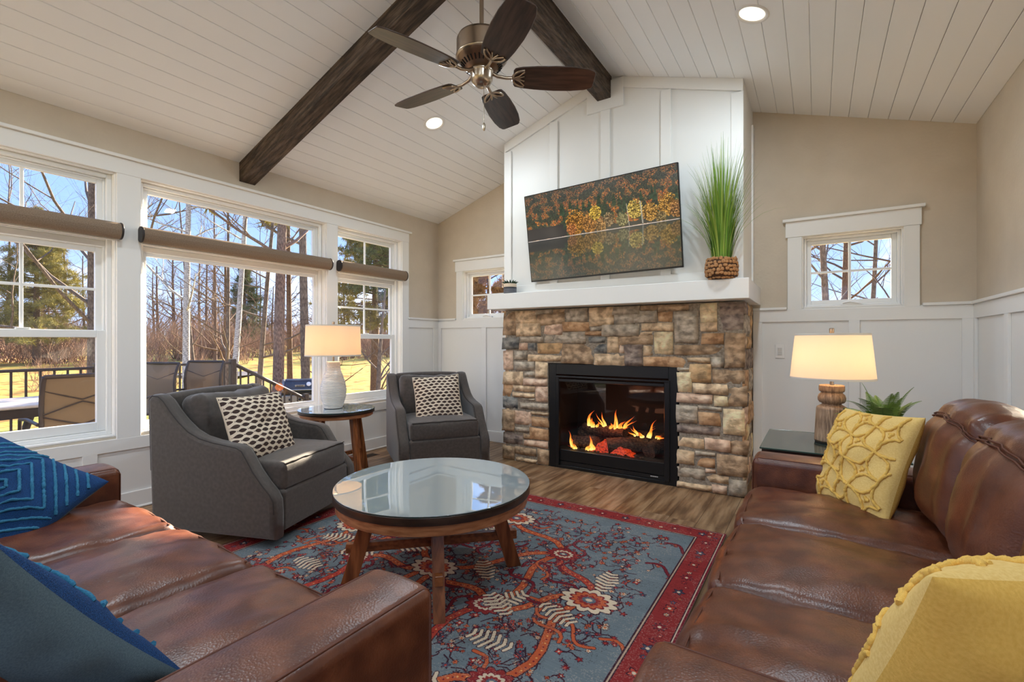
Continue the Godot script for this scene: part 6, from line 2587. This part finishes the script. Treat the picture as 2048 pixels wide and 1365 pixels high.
func conifer(called: String, label: String, at: Vector3, h: float, w: float, m: Mesh, mt: Material, bark: Material, n: int, low: float) -> Node3D:
	var o := thing(called, label, "tree", at, 0.0, "evergreen trees in the garden")
	var b := MB.new()
	b.tube(PackedVector3Array([Vector3.ZERO, Vector3(0.05, h * 0.4, 0.03), Vector3(0, h, 0)]), PackedFloat32Array([h * 0.022, h * 0.015, 0.01]), 8, false)
	part(b, "trunk", bark, o)
	b = MB.new()
	var pl := []
	for k in n:
		var t := lerpf(low, 0.98, pow((k + rng.randf()) / n, 0.9))
		var a := rng.randf() * TAU
		var rr := w * (1.02 - t) * rng.randf_range(0.6, 1.1) / (1.0 - low) + 0.1
		var d := Vector3(cos(a), 0.05, sin(a))
		var c := Vector3(0, t * h, 0)
		var e := c + d * rr + Vector3(0, -0.08 * rr + rng.randf_range(-0.1, 0.2), 0)
		b.tube(PackedVector3Array([c, c.lerp(e, 0.55) + Vector3(0, 0.04 * rr, 0), e]), PackedFloat32Array([0.03, 0.018, 0.005]), 3, false)
		var cnt := 3 + int(rr * 2.2)
		for q in cnt:
			pl.append(Transform3D(spin(rng.randf_range(0.7, 1.25)), c.lerp(e, lerpf(0.3, 1.0, (q + rng.randf()) / cnt)) + Vector3(rng.randf_range(-1, 1), rng.randf_range(-0.4, 0.6), rng.randf_range(-1, 1)) * 0.16 * rr))
	part(b, "branches", bark, o)
	scatter(o, "needles", m, mt, pl)
	return o


func build_garden() -> void:
	var S := FastNoiseLite.TYPE_SIMPLEX_SMOOTH
	# ground
	var b := MB.new()
	var rows := []
	for j in 61:
		var row := PackedVector3Array()
		for i in 61:
			var x := -150.0 + 4.0 * i
			var z := -130.0 + 3.6 * j
			row.append(Vector3(x, lawn_y(x, z) - (0.25 if Vector2(x + 2.0, z).length() < 9.0 else 0.0), z))
		rows.append(row)
	b.grid(rows, false, true)
	var gm := tri_mat("winter_lawn", noise_tex(S, 0.012, 6, ramp([[0.2, c8(142, 106, 66)], [0.4, c8(176, 146, 88)], [0.6, c8(176, 164, 90)], [0.8, c8(146, 150, 78)]]), 0.0, 1024, 141), Vector3(0.06, 0.06, 0.06), 1.0, true, mats.n_fine, 0.3)
	gm.metallic_specular = 0.1
	struct(b, "floor_lawn", gm)
	# pond
	b = MB.new()
	var ring_p := PackedVector3Array()
	for k in 28:
		var a := TAU * k / 28.0
		ring_p.append(Vector3(cos(a) * (2.6 + 0.5 * sin(a * 3.0)), 0.0, sin(a) * 2.0))
	b.fan(ring_p, Vector3.ZERO, Vector3.UP)
	var po := solid(b, "pond", mat("pond_water", c8(150, 165, 178), 0.08), "small pale pond lying in the lawn beyond the birches", "pond")
	po.position = Vector3(-27.6, lawn_y(-27.6, -13.1) + 0.06, -13.1)
	# barks
	var birch := tri_mat("birch_bark", noise_tex(S, 0.03, 5, ramp([[0.3, c8(60, 56, 54)], [0.42, c8(170, 166, 160)], [0.6, c8(226, 222, 216)], [0.9, c8(236, 234, 230)]]), 0.0, 512, 151), Vector3(0.7, 4.0, 0.7), 0.85)
	var grey := tri_mat("grey_bark", noise_tex(S, 0.03, 5, ramp([[0.2, c8(74, 64, 58)], [0.6, c8(116, 102, 92)], [0.9, c8(142, 128, 116)]]), 0.0, 256, 152), Vector3(3, 0.9, 3), 0.95, false, mats.n_soft, 1.0)
	var brown := tri_mat("brown_bark", noise_tex(S, 0.03, 5, ramp([[0.2, c8(76, 58, 46)], [0.8, c8(126, 100, 80)]]), 0.0, 256, 153), Vector3(3, 0.9, 3), 0.95)
	var red_bark := tri_mat("red_pine_bark", noise_tex(S, 0.04, 5, ramp([[0.2, c8(84, 66, 58)], [0.6, c8(132, 108, 96)], [0.9, c8(160, 134, 118)]]), 0.0, 256, 154), Vector3(3, 0.9, 3), 0.95, false, mats.n_soft, 1.0)
	var gold := tri_mat("yellow_green_needles", noise_tex(S, 0.05, 3, ramp([[0.2, c8(108, 104, 52)], [0.8, c8(164, 152, 82)]]), 0.0, 128, 155), Vector3(0.5, 0.5, 0.5), 0.9, true)
	var green := tri_mat("green_needles", noise_tex(S, 0.05, 3, ramp([[0.2, c8(66, 78, 48)], [0.8, c8(116, 124, 76)]]), 0.0, 128, 156), Vector3(0.5, 0.5, 0.5), 0.9, true)
	var dry := tri_mat("dry_leaves", noise_tex(S, 0.05, 3, ramp([[0.2, c8(138, 96, 52)], [0.8, c8(196, 158, 100)]]), 0.0, 128, 157), Vector3(0.6, 0.6, 0.6), 0.9, true)
	for m in [gold, green, dry]:
		m.backlight_enabled = true
		m.backlight = Color(0.5, 0.5, 0.4)
	var clump := needle_clump(60, 0.34, 0.012)
	var fluff := needle_clump(36, 0.2, 0.016)
	var at := func(x: float, z: float) -> Vector3: return Vector3(x, lawn_y(x, z) - 0.08, z)
	# birches
	var bg := "birches beyond the deck railing"
	bare_tree("birch_tree", "white barked birch rising behind the patio chairs by the railing", bg, at.call(-14.57, -6.05), 11.0, 0.085, Vector3(-0.018, 0, -0.012), 2, 3, birch, 13, 0.22, 0.2)
	bare_tree("birch_tree", "leaning white barked birch standing just past the deck stairs", bg, at.call(-13.5, -6.7), 11.0, 0.075, Vector3(0.035, 0, -0.04), 2, 3, birch, 10, 0.4, 0.18)
	# dark multi stemmed tree
	var mt := "several stemmed dark bare tree behind the leaning birch"
	for k in 3:
		bare_tree("bare_tree", [mt, "slim bare sapling stem beside the leaning birch", "thin bare tree with upswept branches between the two birches"][k], "bare trees near the deck", at.call(-14.6 - 0.9 * k, -8.0 + 0.45 * k), 9.0 - k, 0.075 - 0.015 * k, Vector3(0.05 * (1 - k), 0, 0.06 * (k - 1)), 3, 4, grey, 12, 0.12, 0.45)
	# tall red pines
	var p1 := bare_tree("pine_tree", "tall straight pine trunk with reddish bark above the gas grill", "tall pines near the grill", at.call(-11.0, -6.58), 14.0, 0.12, Vector3(0.01, 0, -0.012), 2, 4, red_bark, 18, 0.26, 0.22)
	leafy(p1, fluff, green, "needles", 3, 1.2, 2.0)
	var p2 := bare_tree("pine_tree", "tall dark pine trunk rising directly behind the gas grill lid", "tall pines near the grill", at.call(-11.38, -7.5), 13.0, 0.11, Vector3(0.0, 0, 0.006), 2, 4, grey, 14, 0.34, 0.22)
	leafy(p2, fluff, green, "needles", 3, 1.2, 2.0)
	var p3 := bare_tree("pine_tree", "pine with hanging green boughs filling the top of the picture window", "tall pines near the grill", at.call(-15.5, -9.6), 12.0, 0.09, Vector3(0.0, 0, 0.0), 2, 5, brown, 20, 0.4, 0.26)
	leafy(p3, fluff, gold, "needles", 2, 1.4, 2.4)
	# big spreading tree in the left hand window
	bare_tree("spreading_tree", "big grey bare tree with sweeping limbs behind the patio table", "bare trees near the deck", at.call(-19.4, -5.3), 13.0, 0.145, Vector3(0.01, 0, -0.01), 3, 5, grey, 26, 0.14, 0.5)
	bare_tree("bare_tree", "slender bare tree in the open lawn past the spreading tree", "bare trees near the deck", at.call(-25.7, -11.9), 9.0, 0.08, Vector3.ZERO, 3, 4, brown, 14, 0.1, 0.45)
	bare_tree("bare_tree", "bushy bare tree close to the pond", "bare trees near the deck", at.call(-19.5, -9.4), 6.0, 0.09, Vector3.ZERO, 3, 4, brown, 14, 0.08, 0.5)
	# evergreens
	conifer("evergreen_tree", "broad yellow green pine seen past the spreading bare tree", at.call(-39.0, -8.2), 9.5, 3.6, clump, gold, brown, 150, 0.16)
	conifer("evergreen_tree", "dark green conifer standing far across the lawn", at.call(-46.0, -24.0), 9.0, 2.6, clump, green, brown, 110, 0.12)
	conifer("evergreen_tree", "golden green pine filling the window behind the table lamp", at.call(-13.4, -11.6), 8.0, 2.3, fluff, gold, brown, 190, 0.3)
	conifer("evergreen_tree", "tall green pine close to the corner of the house", at.call(-10.8, -10.4), 9.0, 1.9, fluff, green, brown, 150, 0.38)
	# low twisted trees seen under the pines
	bare_tree("crooked_tree", "low crooked bare tree below the lamp shade window", "bare trees near the deck", at.call(-9.9, -8.6), 3.4, 0.07, Vector3(0.05, 0, -0.05), 3, 4, grey, 10, 0.1, 0.6)
	bare_tree("crooked_tree", "thin crooked tree on the lawn between the pines", "bare trees near the deck", at.call(-13.0, -9.2), 3.2, 0.06, Vector3(-0.05, 0, 0.05), 3, 4, brown, 10, 0.12, 0.6)
	# russet leaved tree outside the little window by the corner
	var rt := bare_tree("russet_tree", "tree keeping its dry russet leaves outside the corner window", "trees behind the fireplace wall", at.call(-9.1, -12.6), 5.6, 0.1, Vector3.ZERO, 3, 5, brown, 18, 0.2, 0.34)
	leafy(rt, fluff, dry, "dry_leaves", 1, 0.5, 0.9)
	# trees outside the right hand little window
	var lbs := ["straight bare trunk at the left edge of the right hand small window", "bare tree with forked limbs outside the right hand small window", "leaning bare trunk outside the right hand small window", "pale bare trunk far behind the right hand small window", "slanting bare tree by the right edge of the small window"]
	var sp := [[-0.15, -14.2, 0.1], [0.22, -12.0, 0.07], [0.7, -17.0, 0.1], [1.45, -20.0, 0.08], [1.62, -14.0, 0.07]]
	for k in 5:
		bare_tree("bare_tree", lbs[k], "trees behind the fireplace wall", at.call(sp[k][0], sp[k][1]), 10.0, sp[k][2], Vector3(0.03 * (k - 2), 0, 0.02), 2, 4, [red_bark, grey, brown, grey, brown][k], 14, 0.15, 0.32)
	var br := bare_tree("bush", "brown leafed bush below the right hand small window", "trees behind the fireplace wall", at.call(1.9, -15.6), 2.6, 0.05, Vector3.ZERO, 3, 4, brown, 14, 0.05, 0.7)
	leafy(br, fluff, dry, "dry_leaves", 3, 0.4, 0.7)
	# far woodland edge
	var proto := []
	for k in 4:
		proto.append(bare_tree("woodland_tree", "bare brown tree in the woodland across the lawn", "far woodland trees", at.call(-60.0 - 3.0 * k, -22.0 - 7.0 * k), 9.0 + k, 0.16, Vector3.ZERO, 3, 4, brown, 22, 0.1, 0.36))
	for k in 64:
		var a := lerpf(-0.12, 1.15, (k + rng.randf()) / 64.0)
		var d := rng.randf_range(52.0, 84.0)
		var x := -cos(a) * d
		var z := -sin(a) * d
		var o := copy(proto[k % 4], at.call(x, z), rng.randf() * TAU)
		o.scale = Vector3.ONE * rng.randf_range(0.65, 1.1)
	for q in proto:
		q.remove_meta("tips")
	# brush under the trees: nobody could count these twigs
	b = MB.new()
	var tips := []
	for k in 26:
		var a := rng.randf() * TAU
		branch(b, Vector3(rng.randf_range(-0.5, 0.5), 0, rng.randf_range(-0.5, 0.5)), Vector3(cos(a) * 0.5, 1.0, sin(a) * 0.5), rng.randf_range(1.0, 2.4), 0.02, 1, 4, 0.25, tips)
	var brush := b.mesh()
	var pl := []
	for k in 520:
		var a := rng.randf_range(-0.15, 1.2)
		var d := rng.randf_range(40.0, 92.0)
		var x := -cos(a) * d
		var z := -sin(a) * d
		pl.append(Transform3D(Basis(Vector3.UP, rng.randf() * TAU).scaled(Vector3.ONE * rng.randf_range(0.9, 1.9)), Vector3(x, lawn_y(x, z) - 0.1, z)))
	for k in 70:
		var a := rng.randf_range(-0.2, 0.5)
		var d := rng.randf_range(24.0, 40.0)
		var x := -cos(a) * d
		var z := -sin(a) * d
		if Vector2(x + 27.6, z + 13.1).length() > 5.0:
			pl.append(Transform3D(Basis(Vector3.UP, rng.randf() * TAU).scaled(Vector3.ONE * rng.randf_range(0.3, 0.8)), Vector3(x, lawn_y(x, z) - 0.1, z)))
	for k in 40:
		var x := rng.randf_range(-6.0, 9.0)
		var z := rng.randf_range(-40.0, -17.0)
		pl.append(Transform3D(Basis(Vector3.UP, rng.randf() * TAU).scaled(Vector3.ONE * rng.randf_range(0.6, 1.2)), Vector3(x, lawn_y(x, z) - 0.1, z)))
	var root := thing("brush", "tangled bare brown brush along the edge of the woods", "brush")
	root.set_meta("kind", "stuff")
	scatter(root, "twigs", brush, tri_mat("twig_brown", noise_tex(S, 0.05, 3, ramp([[0.2, c8(112, 84, 66)], [0.8, c8(164, 130, 104)]]), 0.0, 128, 158), Vector3(0.2, 0.2, 0.2), 0.95, true), pl)
